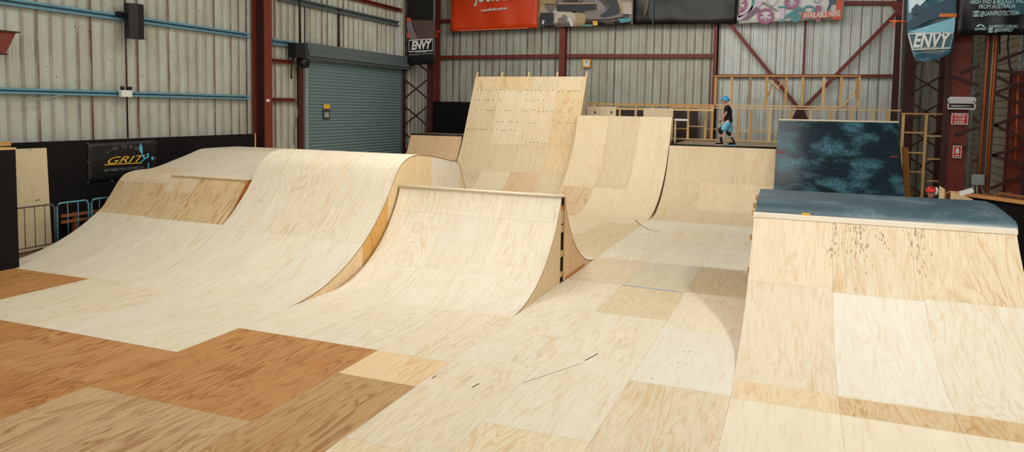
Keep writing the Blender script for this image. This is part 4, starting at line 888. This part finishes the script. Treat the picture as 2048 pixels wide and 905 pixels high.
flat(t,'tube_print',[(880,120),(950,120),(935,280),(890,280)],LILAC,.004,fg); flat(t,'tube_print',[(850,90),(985,90),(985,115),(850,115)],TEALP,.006,fg); flat(t,'tube_print',[(820,300),(960,300),(930,320),(870,325)],TEALP,.006,fg)
flat(t,'tube_print',[(940,235),(1170,90),(1200,130),(960,270)],TEALP,.004,fg); flat(t,'tube_print',[(1400,80),(1480,80),(1470,320),(1410,320)],PURP,.006,fg)
flat(t,'tube_print',[(1580,-30),(1700,-30),(1700,50),(1640,60),(1580,190),(1550,180),(1600,40)],plain('navy_print',rgb(60,90,110),.5),.006,fg)
OR2=plain('red_orange_print',rgb(206,84,50),.5)
flat(t,'label_strip',[(1190,185),(1500,185),(1690,150),(1720,-60),(1810,-60),(1775,285),(1650,290),(1640,250),(1450,268),(1190,268)],OR2,.02,fg)
a=fg(1500,215); text('lettering','AVAILABLE HERE',WHITE,t,a+Vector((-.03,-.03,0)),(1,0,.04),(0,0,1),.30,.003,bold=.008,width=(fg(1765,0)-fg(1225,0)).x)
# ENVY banner left
yb=28.1; A=aty(814,131,yb); B=aty(870,128,yb)
t=panel_banner('sponsor_banner','narrow dark ENVY banner hanging in the far left corner',A,B,Vector((B.x,yb,8.8)),Vector((A.x,yb,8.8)),VBLACK,(0,-1,0),.02,10,8,seed=6)
pe=lambda u,v:aty(800+u/7.54,20+v/7.54,yb-.06)
def envy(t,f,y,box,mat):
    (a,b,c_,d)=box; m=MB(); w=.035
    for s,e in zip(box,box[1:]+box[:1]): m.beam(f(*s),f(*e),.004,w)
    m.build('logo_frame',mat,t)
flat(t,'ramp_print',[(100,120),(160,130),(200,270),(270,440),(150,445),(105,260)],plain('grey_ramp_print',rgb(120,112,112),.5),0,pe); flat(t,'print_patch',[(100,115),(160,125),(165,180),(105,170)],OR2,.004,pe); flat(t,'print_patch',[(105,340),(150,350),(155,420),(110,425)],OR2,.004,pe)
flat(t,'sky_print',[(170,150),(530,160),(530,440),(275,440)],plain('dim_photo_print',rgb(84,66,62),.5),-.004,pe); 
envy(t,pe,yb,[(135,460),(492,436),(492,612),(135,632)],WHITE)
c=pe(312,535); text('lettering','ENVY',WHITE,t,c+Vector((0,-.01,0)),(1,0,.05),(0,0,1),.5,.003,.2,bold=.02,width=(pe(465,0)-pe(158,0)).x)
c=pe(325,628); text('lettering','SCOOTERS',WHITE,t,c+Vector((0,-.02,0)),(1,0,.02),(0,0,1),.12,.003,width=(pe(400,0)-pe(250,0)).x)
c=pe(315,668); text('lettering','ENVYSCOOTERS.COM   @ENVYSCOOTERS',GREY,t,c+Vector((0,-.01,0)),(1,0,.05),(0,0,1),.08,.003,width=(pe(490,0)-pe(135,0)).x)
m=MB(); m.tube([aty(u,v,yb) for u,v in ((868,63),(883,61),(874,65),(872,70),(875,74))],.022,6); m.build('tie_strap',plain('orange_strap',rgb(228,70,30),.5),t,smooth=True)
m=MB(); p=aty(828,10,29.4); m.box(-16.2,p.x+.75,29.3,29.9,6.2,9.6); tag(m.build('dark_duct',BLACK),'black box duct high in the far left corner above the ENVY banner','duct')
# ENVY banner right
yr=25.2; pe2=lambda u,v:aty(1760+u/4.1146,v/4.1146,yr-.1)
t=thing('sponsor_banner','blue ENVY scooters banner with a curled lower edge, right of the pale bay','banner',aty(1865,125,yr))
m=MB(); Lp=[aty(u,v,yr) for u,v in ((1817,-60),(1815,0),(1813,40),(1815,70),(1821,95),(1829,122))]; Rp=[aty(u,v,yr) for u,v in ((1913,-60),(1913,0),(1912,40),(1908,70),(1905,95),(1899,108))]
nx=12
for k in range(5):
    for i in range(nx):
        f_=lambda kk,ii:Lp[kk].lerp(Rp[kk],ii/nx)+Vector((0,-.05*math.sin(ii/nx*6+kk*.6)-(.12 if kk==5 else 0),(-.10*math.sin(math.pi*ii/nx) if kk==5 else 0)))
        m.face([f_(k+1,i),f_(k+1,i+1),f_(k,i+1),f_(k,i)],None,[(i/nx*1.8,-(k+1)*.6),((i+1)/nx*1.8,-(k+1)*.6),((i+1)/nx*1.8,-k*.6),(i/nx*1.8,-k*.6)])
o=m.build('vinyl',BLUEV,t,smooth=True); sm=o.modifiers.new('thick','SOLIDIFY'); sm.thickness=.004
DKT=plain('deep_teal_print',rgb(44,72,88),.5); LBL=plain('sky_blue_print',rgb(124,182,200),.5)
flat(t,'bank_print',[(225,185),(400,50),(620,-30),(620,110),(400,170),(230,250)],DKT,0,pe2); flat(t,'ramp_print',[(240,262),(620,140),(610,265),(300,272)],LBL,.004,pe2); flat(t,'sky_print',[(240,-20),(400,-20),(330,50),(240,110)],plain('pale_sky_print',rgb(196,214,224),.5),.004,pe2)
flat(t,'palm_print',[(255,80),(300,30),(330,50),(380,60),(340,110),(270,120)],DKT,.008,pe2); flat(t,'print_strip',[(488,112),(632,112),(630,142),(484,140)],OR2,.01,pe2)
c=pe2(558,127); text('lettering','NZXGT',YEL,t,c+Vector((0,-.02,0)),(1,0,0),(0,0,1),.12,.003,width=(pe2(625,0)-pe2(495,0)).x)
flat(t,'logo_panel',[(232,278),(602,272),(580,395),(262,410)],plain('teal_logo_panel',rgb(62,98,112),.5),.01,pe2)
envy(t,lambda u,v:pe2(u,v)+Vector((0,-.02,0)),yr,[(232,278),(602,272),(578,395),(268,408)],WHITE)
c=pe2(410,338); text('lettering','ENVY',WHITE,t,c+Vector((0,-.03,0)),(1,0,-.0),(0,0,1),.58,.003,.25,bold=.02,width=(pe2(560,0)-pe2(250,0)).x)
c=pe2(400,402); text('lettering','SCOOTERS',WHITE,t,c+Vector((0,-.05,0)),(1,0,.03),(0,0,1),.13,.003,.2,width=(pe2(470,0)-pe2(335,0)).x)
c=pe2(410,430); text('lettering','ENVYSCOOTERS.COM @ENVYSCOOTERS',GREY,t,c+Vector((0,-.05,0)),(1,0,.06),(0,0,1),.10,.003,.2,width=(pe2(520,0)-pe2(300,0)).x)
OST=plain('orange_strap',rgb(238,96,40),.5)
m=MB(); m.tube([aty(u,v,yr) for u,v in ((1780,42),(1796,42.5),(1816,43))],.022,6); m.tube([aty(u,v,yr) for u,v in ((1789,43),(1787,56))],.02,6); m.build('tie_strap',OST,t,smooth=True)
# black gain banner
A=aty(1913,71,yr); B=aty(2085,70,yr)
t=panel_banner('sponsor_banner','black protection sponsor banner with pale blue lettering at the upper right',A,B,Vector((B.x,yr,7.6)),Vector((A.x,yr,7.6)),VBLACK,(0,-1,0),.03,16,8,seed=8)
LB=plain('ice_blue_print',rgb(186,220,226),.5); pg=lambda u,v:aty(1800+u/6.464,v/6.464,yr-.09)
flat(t,'tint_print',[(1190,-30),(1700,-30),(1700,180),(1500,190),(1380,90),(1240,60)],plain('deep_cyan_print',rgb(44,92,104),.5),-.01,pg)
def ln(s,u0,u1,v,size,mat=LB):
    c=(pg(u0,v)+pg(u1,v))/2; text('lettering',s,mat,t,c,(1,0,-.01),(0,0,1),size,.003,.15,bold=.001,width=(pg(u1,v)-pg(u0,v)).x)
ln('HIGH END & BUDGET PADS',905,1640,22,.17); ln('FROM AUSTRALIA',1015,1490,85,.17); ln('@GAINPROTECTION',1035,1535,175,.18); ln('RAMPFEST.COM.AU',1148,1520,345,.13); ln('@RAMPFEST',1215,1460,392,.13); ln('RAMPFEST',965,1120,378,.10)
def insta(cu,cv,r):
    c=pg(cu,cv); k=(pg(cu+r,cv)-c).x; m=MB(); P=[(-k,-k*.9),(k,-k*.9),(k,k*.9),(-k,k*.9)]
    for a,b in zip(P,P[1:]+P[:1]): m.beam((c.x+a[0],c.y,c.z+a[1]),(c.x+b[0],c.y,c.z+b[1]),.004,.03)
    n=12
    for i in range(n):
        a0,a1=2*math.pi*i/n,2*math.pi*(i+1)/n; m.beam((c.x+math.cos(a0)*k*.45,c.y,c.z+math.sin(a0)*k*.45),(c.x+math.cos(a1)*k*.45,c.y,c.z+math.sin(a1)*k*.45),.004,.025)
    m.build('camera_icon',LB,t)
insta(985,178,38); insta(1170,392,28)
flat(t,'logo_arch',[(985,352),(1000,325),(1040,312),(1080,325),(1100,350),(1085,352),(1042,325),(1000,352)],LB,.0,pg)
# ------------------------------------------------------------------ people
def skin_mesh(name,parent,J,Ed,mat,root,sub=2):
    L=wl(parent); ks=list(J); me=bpy.data.meshes.new(name); me.from_pydata([Vector(J[k][0])-L for k in ks],[(ks.index(a),ks.index(b)) for a,b in Ed],[])
    o=bpy.data.objects.new(name,me); COL.objects.link(o); o.parent=parent; me.materials.append(mat)
    o.modifiers.new('skin','SKIN'); sv=me.skin_vertices[0].data
    for i,k in enumerate(ks):
        r=J[k][1]; sv[i].radius=(r,r) if not isinstance(r,tuple) else r; sv[i].use_root=(k==root)
    s=o.modifiers.new('sub','SUBSURF'); s.levels=sub; s.render_levels=sub; o.modifiers['skin'].use_smooth_shade=True
    return o
def hand(J,Ed,wk,w,d,side_,curl,s=1.0):
    d=Vector(d).normalized(); sd=Vector(side_).normalized(); c=Vector(curl).normalized(); w=Vector(w)
    pm=w+d*.05*s; J['palm'+wk]=(pm,(.036*s,.02*s)); Ed.append((wk,'palm'+wk))
    for i,(o_,l) in enumerate(((-.028,.075),(-.010,.085),(.010,.08),(.027,.062))):
        k='f%d'%i+wk; a=pm+d*.035*s+sd*o_*s; b=a+(d*.7+c*.5)*l*.55*s; e=b+(d*.1+c)*l*.45*s
        J[k+'a']=(a,.0095*s); J[k+'b']=(b,.0085*s); J[k+'c']=(e,.007*s); Ed+= [('palm'+wk,k+'a'),(k+'a',k+'b'),(k+'b',k+'c')]
    a=w+d*.03*s-sd*.035*s; b=a-sd*.02*s+d*.03*s+c*.02*s; J['t'+wk+'a']=(a,.011*s); J['t'+wk+'b']=(b,.009*s); Ed+= [(wk,'t'+wk+'a'),('t'+wk+'a','t'+wk+'b')]
def face(t,c,f,r_,up=Vector((0,0,1)),beard=None,s=1.0):
    f=Vector(f).normalized(); sd=f.cross(up).normalized()
    m=MB(); 
    for k in (-1,1): m.ball(c+f*.088*s+sd*.032*k*s+up*.005,.012*s,.012*s,.009*s,8,5)
    m.build('eyes',plain('eye_dark',rgb(30,22,20),.3),t,smooth=True)
    m=MB(); m.ball(c+f*.098*s-up*.065*s,.022*s,.022*s,.007*s,8,5); m.build('mouth',plain('lip',rgb(150,84,76),.5),t,smooth=True)
YK=26.15
def kp(u,v,y=YK): return aty(1425+u/8.22,185+v/8.22,y)
base=aty(1454,288,YK); 
tK=thing('person','person in blue helmet, black shirt and light blue shorts walking along the back deck','person',(base.x,YK,2.205))
J={};Ed=[]
hc=kp(205,140)
J['pelvis']=(kp(262,480),.125); J['waist']=(kp(258,420),.12); J['chest']=(kp(250,300),.135); J['neckb']=(kp(240,222),.075); J['neck']=(kp(228,190),.05); J['jaw']=(kp(194,172),.082); J['head']=(kp(208,132),.115); J['crown']=(kp(222,95),.075)
Ed+=[('pelvis','waist'),('waist','chest'),('chest','neckb'),('neckb','neck'),('neck','jaw'),('jaw','head'),('head','crown')]
for sd,y in (('N',YK-.17),('F',YK+.17)):
    dx=0 if sd=='N' else -12
    J['sh'+sd]=(kp(240,240,y),.058); J['el'+sd]=(kp(222+dx,350,y-.02 if sd=='N' else y),.04); J['wr'+sd]=(kp(160+dx,445,y+(.03 if sd=='N' else -.05)),.027)
    Ed+=[('neckb','sh'+sd),('sh'+sd,'el'+sd),('el'+sd,'wr'+sd)]
    hand(J,Ed,'wr'+sd,J['wr'+sd][0],(-.6,0,-.7),(0,1,0),(-.3,.0,-.9),.9)
J['hpN']=(kp(250,505,YK-.1),.09); J['knN']=(kp(148,620,YK-.11),.058); J['anN']=(kp(140,785,YK-.11),.04); J['heN']=(kp(146,818,YK-.11),.035); J['toN']=(kp(100,828,YK-.11),.028)
J['hpF']=(kp(275,505,YK+.1),.09); J['knF']=(kp(275,650,YK+.1),.058); J['anF']=(kp(335,785,YK+.1),.04); J['heF']=(kp(350,812,YK+.1),.035); J['toF']=(kp(306,828,YK+.1),.028)
for sd in 'NF': Ed+=[('pelvis','hp'+sd),('hp'+sd,'kn'+sd),('kn'+sd,'an'+sd),('an'+sd,'he'+sd),('he'+sd,'to'+sd)]
for k_ in ('heN','toN','heF','toF'):
    J[k_][0].z=max(J[k_][0].z,2.262)
skin_mesh('body',tK,J,Ed,SKIN,'pelvis')
def sub(J,keys,add,extra={}): 
    o={k:(J[k][0],J[k][1]+add) for k in keys}; o.update(extra); return o
Js=sub(J,['chest','shN','shF'],.022,{'hem':(kp(260,492),.185),'mid':(kp(260,400),.152),'nb':(kp(238,228),.078),'slN':(J['shN'][0].lerp(J['elN'][0],.75),.068),'slF':(J['shF'][0].lerp(J['elF'][0],.75),.068)})
skin_mesh('t_shirt',tK,Js,[('mid','hem'),('mid','chest'),('chest','nb'),('nb','shN'),('nb','shF'),('shN','slN'),('shF','slF')],CLBLK,'mid')
Jh={'w':(kp(262,440),.14),'p':(kp(262,510),.15),'aN':(kp(230,535,YK-.1),.115),'bN':(kp(160,640,YK-.12),.118),'aF':(kp(278,540,YK+.1),.11),'bF':(kp(280,662,YK+.1),.118)}
skin_mesh('shorts',tK,Jh,[('w','p'),('p','aN'),('aN','bN'),('p','aF'),('aF','bF')],CLBLU,'p')
for sd,y in (('N',YK-.11),('F',YK+.1)):
    k=J['kn'+sd][0]; a=J['an'+sd][0]; h=J['he'+sd][0]; to=J['to'+sd][0]
    m=MB(); m.tube([k+Vector((0,0,.09)),k+Vector((-.03,0,.03)),k+Vector((-.03,0,-.04)),k.lerp(a,.4)],[.075,.09,.085,.06],12); m.ball(k+Vector((-.075,0,0)),.035,.05,.065,10,6); m.build('knee_pad',BLACK,tK,smooth=True)
    m=MB(); m.tube([k.lerp(a,.68),k.lerp(a,.85),a,h],[.046,.05,.05,.045],12); m.build('sock',CLBLK,tK,smooth=True)
    zf=2.205 if sd=='N' else 2.215; m=MB(); m.tube([Vector((h.x+.06,y,zf+.06)),Vector((h.x+.02,y,zf+.07)),Vector((h.x-.06,y,zf+.06)),Vector((h.x-.15,y,zf+.045)),Vector((h.x-.2,y,zf+.035))],[.03,.05,.048,.04,.02],12); m.build('shoe',CLBLK,tK,smooth=True)
    m=MB(); m.box(h.x-.2,h.x+.08,y-.045,y+.045,2.207,2.232); m.build('sole',WHITE if sd=='N' else CLBLU,tK)
# helmet
rot=Matrix.Rotation(math.radians(14),3,'Y'); cc=kp(211,128)
m=MB(); m.ball(cc,.15,.125,.135,18,8,a0=0,a1=96,rot=rot); m.ball(cc+Vector((-.13,0,-.0)),.05,.1,.02,10,5); o=m.build('helmet',HELB,tK,smooth=True)
for k in range(3): m=MB(); m.box(cc.x-.05+.06*k,cc.x-.03+.06*k,YK-.03,YK+.03,cc.z+.125,cc.z+.14); m.build('helmet_vent',BLACK,tK)
m=MB(); m.tube([cc+Vector((.0,-.115,-.01)),kp(196,185,YK-.05),kp(188,190,YK),kp(196,185,YK+.05),cc+Vector((0,.115,-.01))],.008,6); m.build('chin_strap',plain('red_strap',rgb(170,40,40),.6),tK,smooth=True)
m=MB(); m.ball(kp(168,150),.022,.012,.014,8,6); m.build('nose',SKIN,tK,smooth=True)
m=MB(); 
for y in (YK-.035,YK+.035): m.ball(kp(174,138,y),.01,.012,.008,8,5)
m.build('eyes',HAIR,tK,smooth=True)
m=MB(); m.tube([kp(172,450,YK-.16),kp(112,486,YK-.16)],.022,8); m.build('grip_bar',BLACK,tK,smooth=True)
# man behind the landing
ym=18.6; hx=aty(1863,388,ym); t=thing('person','person in a red helmet looking over the blue landing box, one hand raised','person',(hx.x,ym,0)); tM=t
J={};Ed=[]; X=hx.x
zh=hx.z
J['pelvis']=((X,ym,.95),.14); J['waist']=((X,ym,1.1),.13); J['chest']=((X,ym,1.28),.15); J['neckb']=((X,ym,1.44),.08); J['neck']=((X,ym-.0,1.5),.058); J['jaw']=((X,ym-.03,zh-.055),.068); J['head']=((X,ym,zh+.02),.092); J['crown']=((X,ym,zh+.1),.075)
Ed+=[('pelvis','waist'),('waist','chest'),('chest','neckb'),('neckb','neck'),('neck','jaw'),('jaw','head'),('head','crown')]
J['shR']=((X+.2,ym,1.38),.062); J['elR']=((X+.27,ym-.1,1.33),.045); 
hp=aty(1898,383,ym-.3); J['elR']=((X+.24,ym-.2,1.22),.046); J['wrR']=(tuple(aty(1890,386,ym-.3)),.03)
J['shL']=((X-.2,ym,1.38),.062); J['elL']=((X-.26,ym-.03,1.1),.046); J['wrL']=((X-.25,ym-.1,.85),.03)
for s in 'RL': Ed+=[('neckb','sh'+s),('sh'+s,'el'+s),('el'+s,'wr'+s)]
hand(J,Ed,'wrR',J['wrR'][0],(.9,0,.15),(0,-.6,.4),(.4,-.2,-.8)); hand(J,Ed,'wrL',J['wrL'][0],(0,0,-1),(0,1,0),(.3,0,-.9))
for s,k in (('R',1),('L',-1)):
    J['hp'+s]=((X+.1*k,ym,.88),.1); J['kn'+s]=((X+.11*k,ym-.02,.5),.065); J['an'+s]=((X+.11*k,ym,.1),.045); J['to'+s]=((X+.12*k,ym-.17,.035),.033); Ed+=[('pelvis','hp'+s),('hp'+s,'kn'+s),('kn'+s,'an'+s),('an'+s,'to'+s)]
skin_mesh('body',t,J,Ed,plain('skin_tan',rgb(170,112,86),.55,0,.06),'pelvis')
Js={'mid':((X,ym,1.12),.16),'hem':((X,ym,.92),.165),'chest':((X,ym,1.28),.172),'nb':((X,ym,1.44),.085),'shR':((X+.2,ym,1.39),.08),'slR':((X+.23,ym-.12,1.3),.07),'shL':((X-.2,ym,1.38),.08),'slL':((X-.24,ym,1.2),.07)}
skin_mesh('t_shirt',t,Js,[('mid','hem'),('mid','chest'),('chest','nb'),('nb','shR'),('nb','shL'),('shR','slR'),('shL','slL')],CLBLK,'mid')
Jh={'w':((X,ym,.95),.16),'p':((X,ym,.88),.155),'aR':((X+.1,ym,.8),.115),'bR':((X+.11,ym-.02,.5),.085),'cR':((X+.11,ym,.14),.065),'aL':((X-.1,ym,.8),.115),'bL':((X-.11,ym-.02,.5),.085),'cL':((X-.11,ym,.14),.065)}
skin_mesh('trousers',t,Jh,[('w','p'),('p','aR'),('aR','bR'),('bR','cR'),('p','aL'),('aL','bL'),('bL','cL')],VBLACK,'p')
for k in (-1,1): m=MB(); m.tube([(X+.115*k,ym+.06,.06),(X+.115*k,ym,.075),(X+.12*k,ym-.1,.06),(X+.12*k,ym-.22,.04)],[.035,.055,.05,.03],10); m.build('shoe',BLACK,t,smooth=True)
cc=Vector((X,ym,zh+.05)); rot=Matrix.Rotation(math.radians(-8),3,'X')
m=MB(); m.ball(cc,.125,.145,.125,18,8,a0=0,a1=96,rot=rot); m.build('helmet',HELR,t,smooth=True)
m=MB(); m.ball(cc+Vector((.085,-.01,.01)),.055,.12,.10,12,8); m.build('helmet_side_stripe',plain('pale_blue_white',rgb(200,222,232),.4),t,smooth=True)
m=MB()
for k in (-.035,.0,.035): m.box(X+k-.008,X+k+.008,ym-.11,ym-.04,cc.z+.10,cc.z+.112)
m.build('helmet_vent',BLACK,t)
m=MB()
for k in (-1,1): m.ball((X+.033*k,ym-.088,zh-.01),.014,.01,.009,8,5)
m.build('eyes',HAIR,t,smooth=True); m=MB(); m.ball((X,ym-.1,zh-.04),.014,.02,.024,8,6); m.build('nose',SKIN,t,smooth=True)
m=MB(); m.ball((X,ym-.085,zh-.095),.045,.022,.035,10,6); m.build('beard',HAIR,t,smooth=True)
m=MB(); m.ball((X,ym-.108,zh-.08),.02,.008,.006,8,5); m.build('mouth',plain('lip',rgb(150,84,76),.5),t,smooth=True)
# plywood offcuts near his hand
t=thing('plywood_offcut','narrow pointed plywood offcut held upright beside the red-helmeted person','plywood board',(aty(1882,392,ym-.45).x,ym-.45,0))
y=ym-.45; m=MB(); P=[aty(1877,397,y),aty(1885,397,y),aty(1890,379,y),aty(1879,372,y)]; P[0].z=P[1].z=0; P[0].x=P[3].x; m.prism(P,(0,.018,0),tone=T(226,196,148,.4)); m.build('board',PLY,t)
t=thing('plywood_offcut','sloping wedge-shaped plywood offcut standing right of the raised hand','plywood board',(aty(1920,392,ym-.4).x,ym-.4,0))
y=ym-.45; P=[aty(1896,398,y),aty(1948,402,y),aty(1946,399,y),aty(1902,382,y)]; P[0].z=P[1].z=0.0; m=MB(); m.prism(P,(0,.018,0),tone=T(224,194,148,.5)); m.build('board',PLY,t)

# ------------------------------------------------------------------ sub-parts and groups
def kids(o,n=None): return [c for c in o.children if n is None or c.name.split('.')[0] in n]
for o in list(S.objects):
    if o.parent is not None: continue
    b=o.name.split('.')[0]; v=kids(o,('vinyl',))
    if v:
        for c in kids(o):
            if c is not v[0]: c.parent=v[0]
    if b=='person':
        h=kids(o,('helmet',))[0]
        for c in kids(o,('helmet_vent','helmet_side_stripe','chin_strap')): c.parent=h
        sh,so=kids(o,('shoe',)),kids(o,('sole',))
        for a_,b_ in zip(sh,so): b_.parent=a_
    if b=='fire_sign':
        p_=kids(o,('plate',))[0]
        for c in kids(o,('lettering','extinguisher_symbol')): c.parent=p_
    if b=='door_1':
        n_=kids(o,('notice',))[0]
        for c in kids(o,('notice_header','notice_print')): c.parent=n_
    if b=='roller_door': pass
GR={'wall_girt':'steel wall girts','steel_column':'red oxide steel columns','lattice_column':'lattice steel columns','fire_sign':'red fire signs','timber_stud_frame':'timber stud frames at the back','quarter_pipe':'plywood and coated quarter pipes','plywood_ramp':'round-topped plywood ramps on the left','sponsor_banner':'sponsor banners','plywood_offcut':'loose plywood offcuts','plywood_upstand':'plywood upstands behind the tall ramps','person':'people in the skate park'}
for o in S.objects:
    b=o.name.split('.')[0]
    if o.parent is None and b in GR and 'group' not in o: o['group']=GR[b]
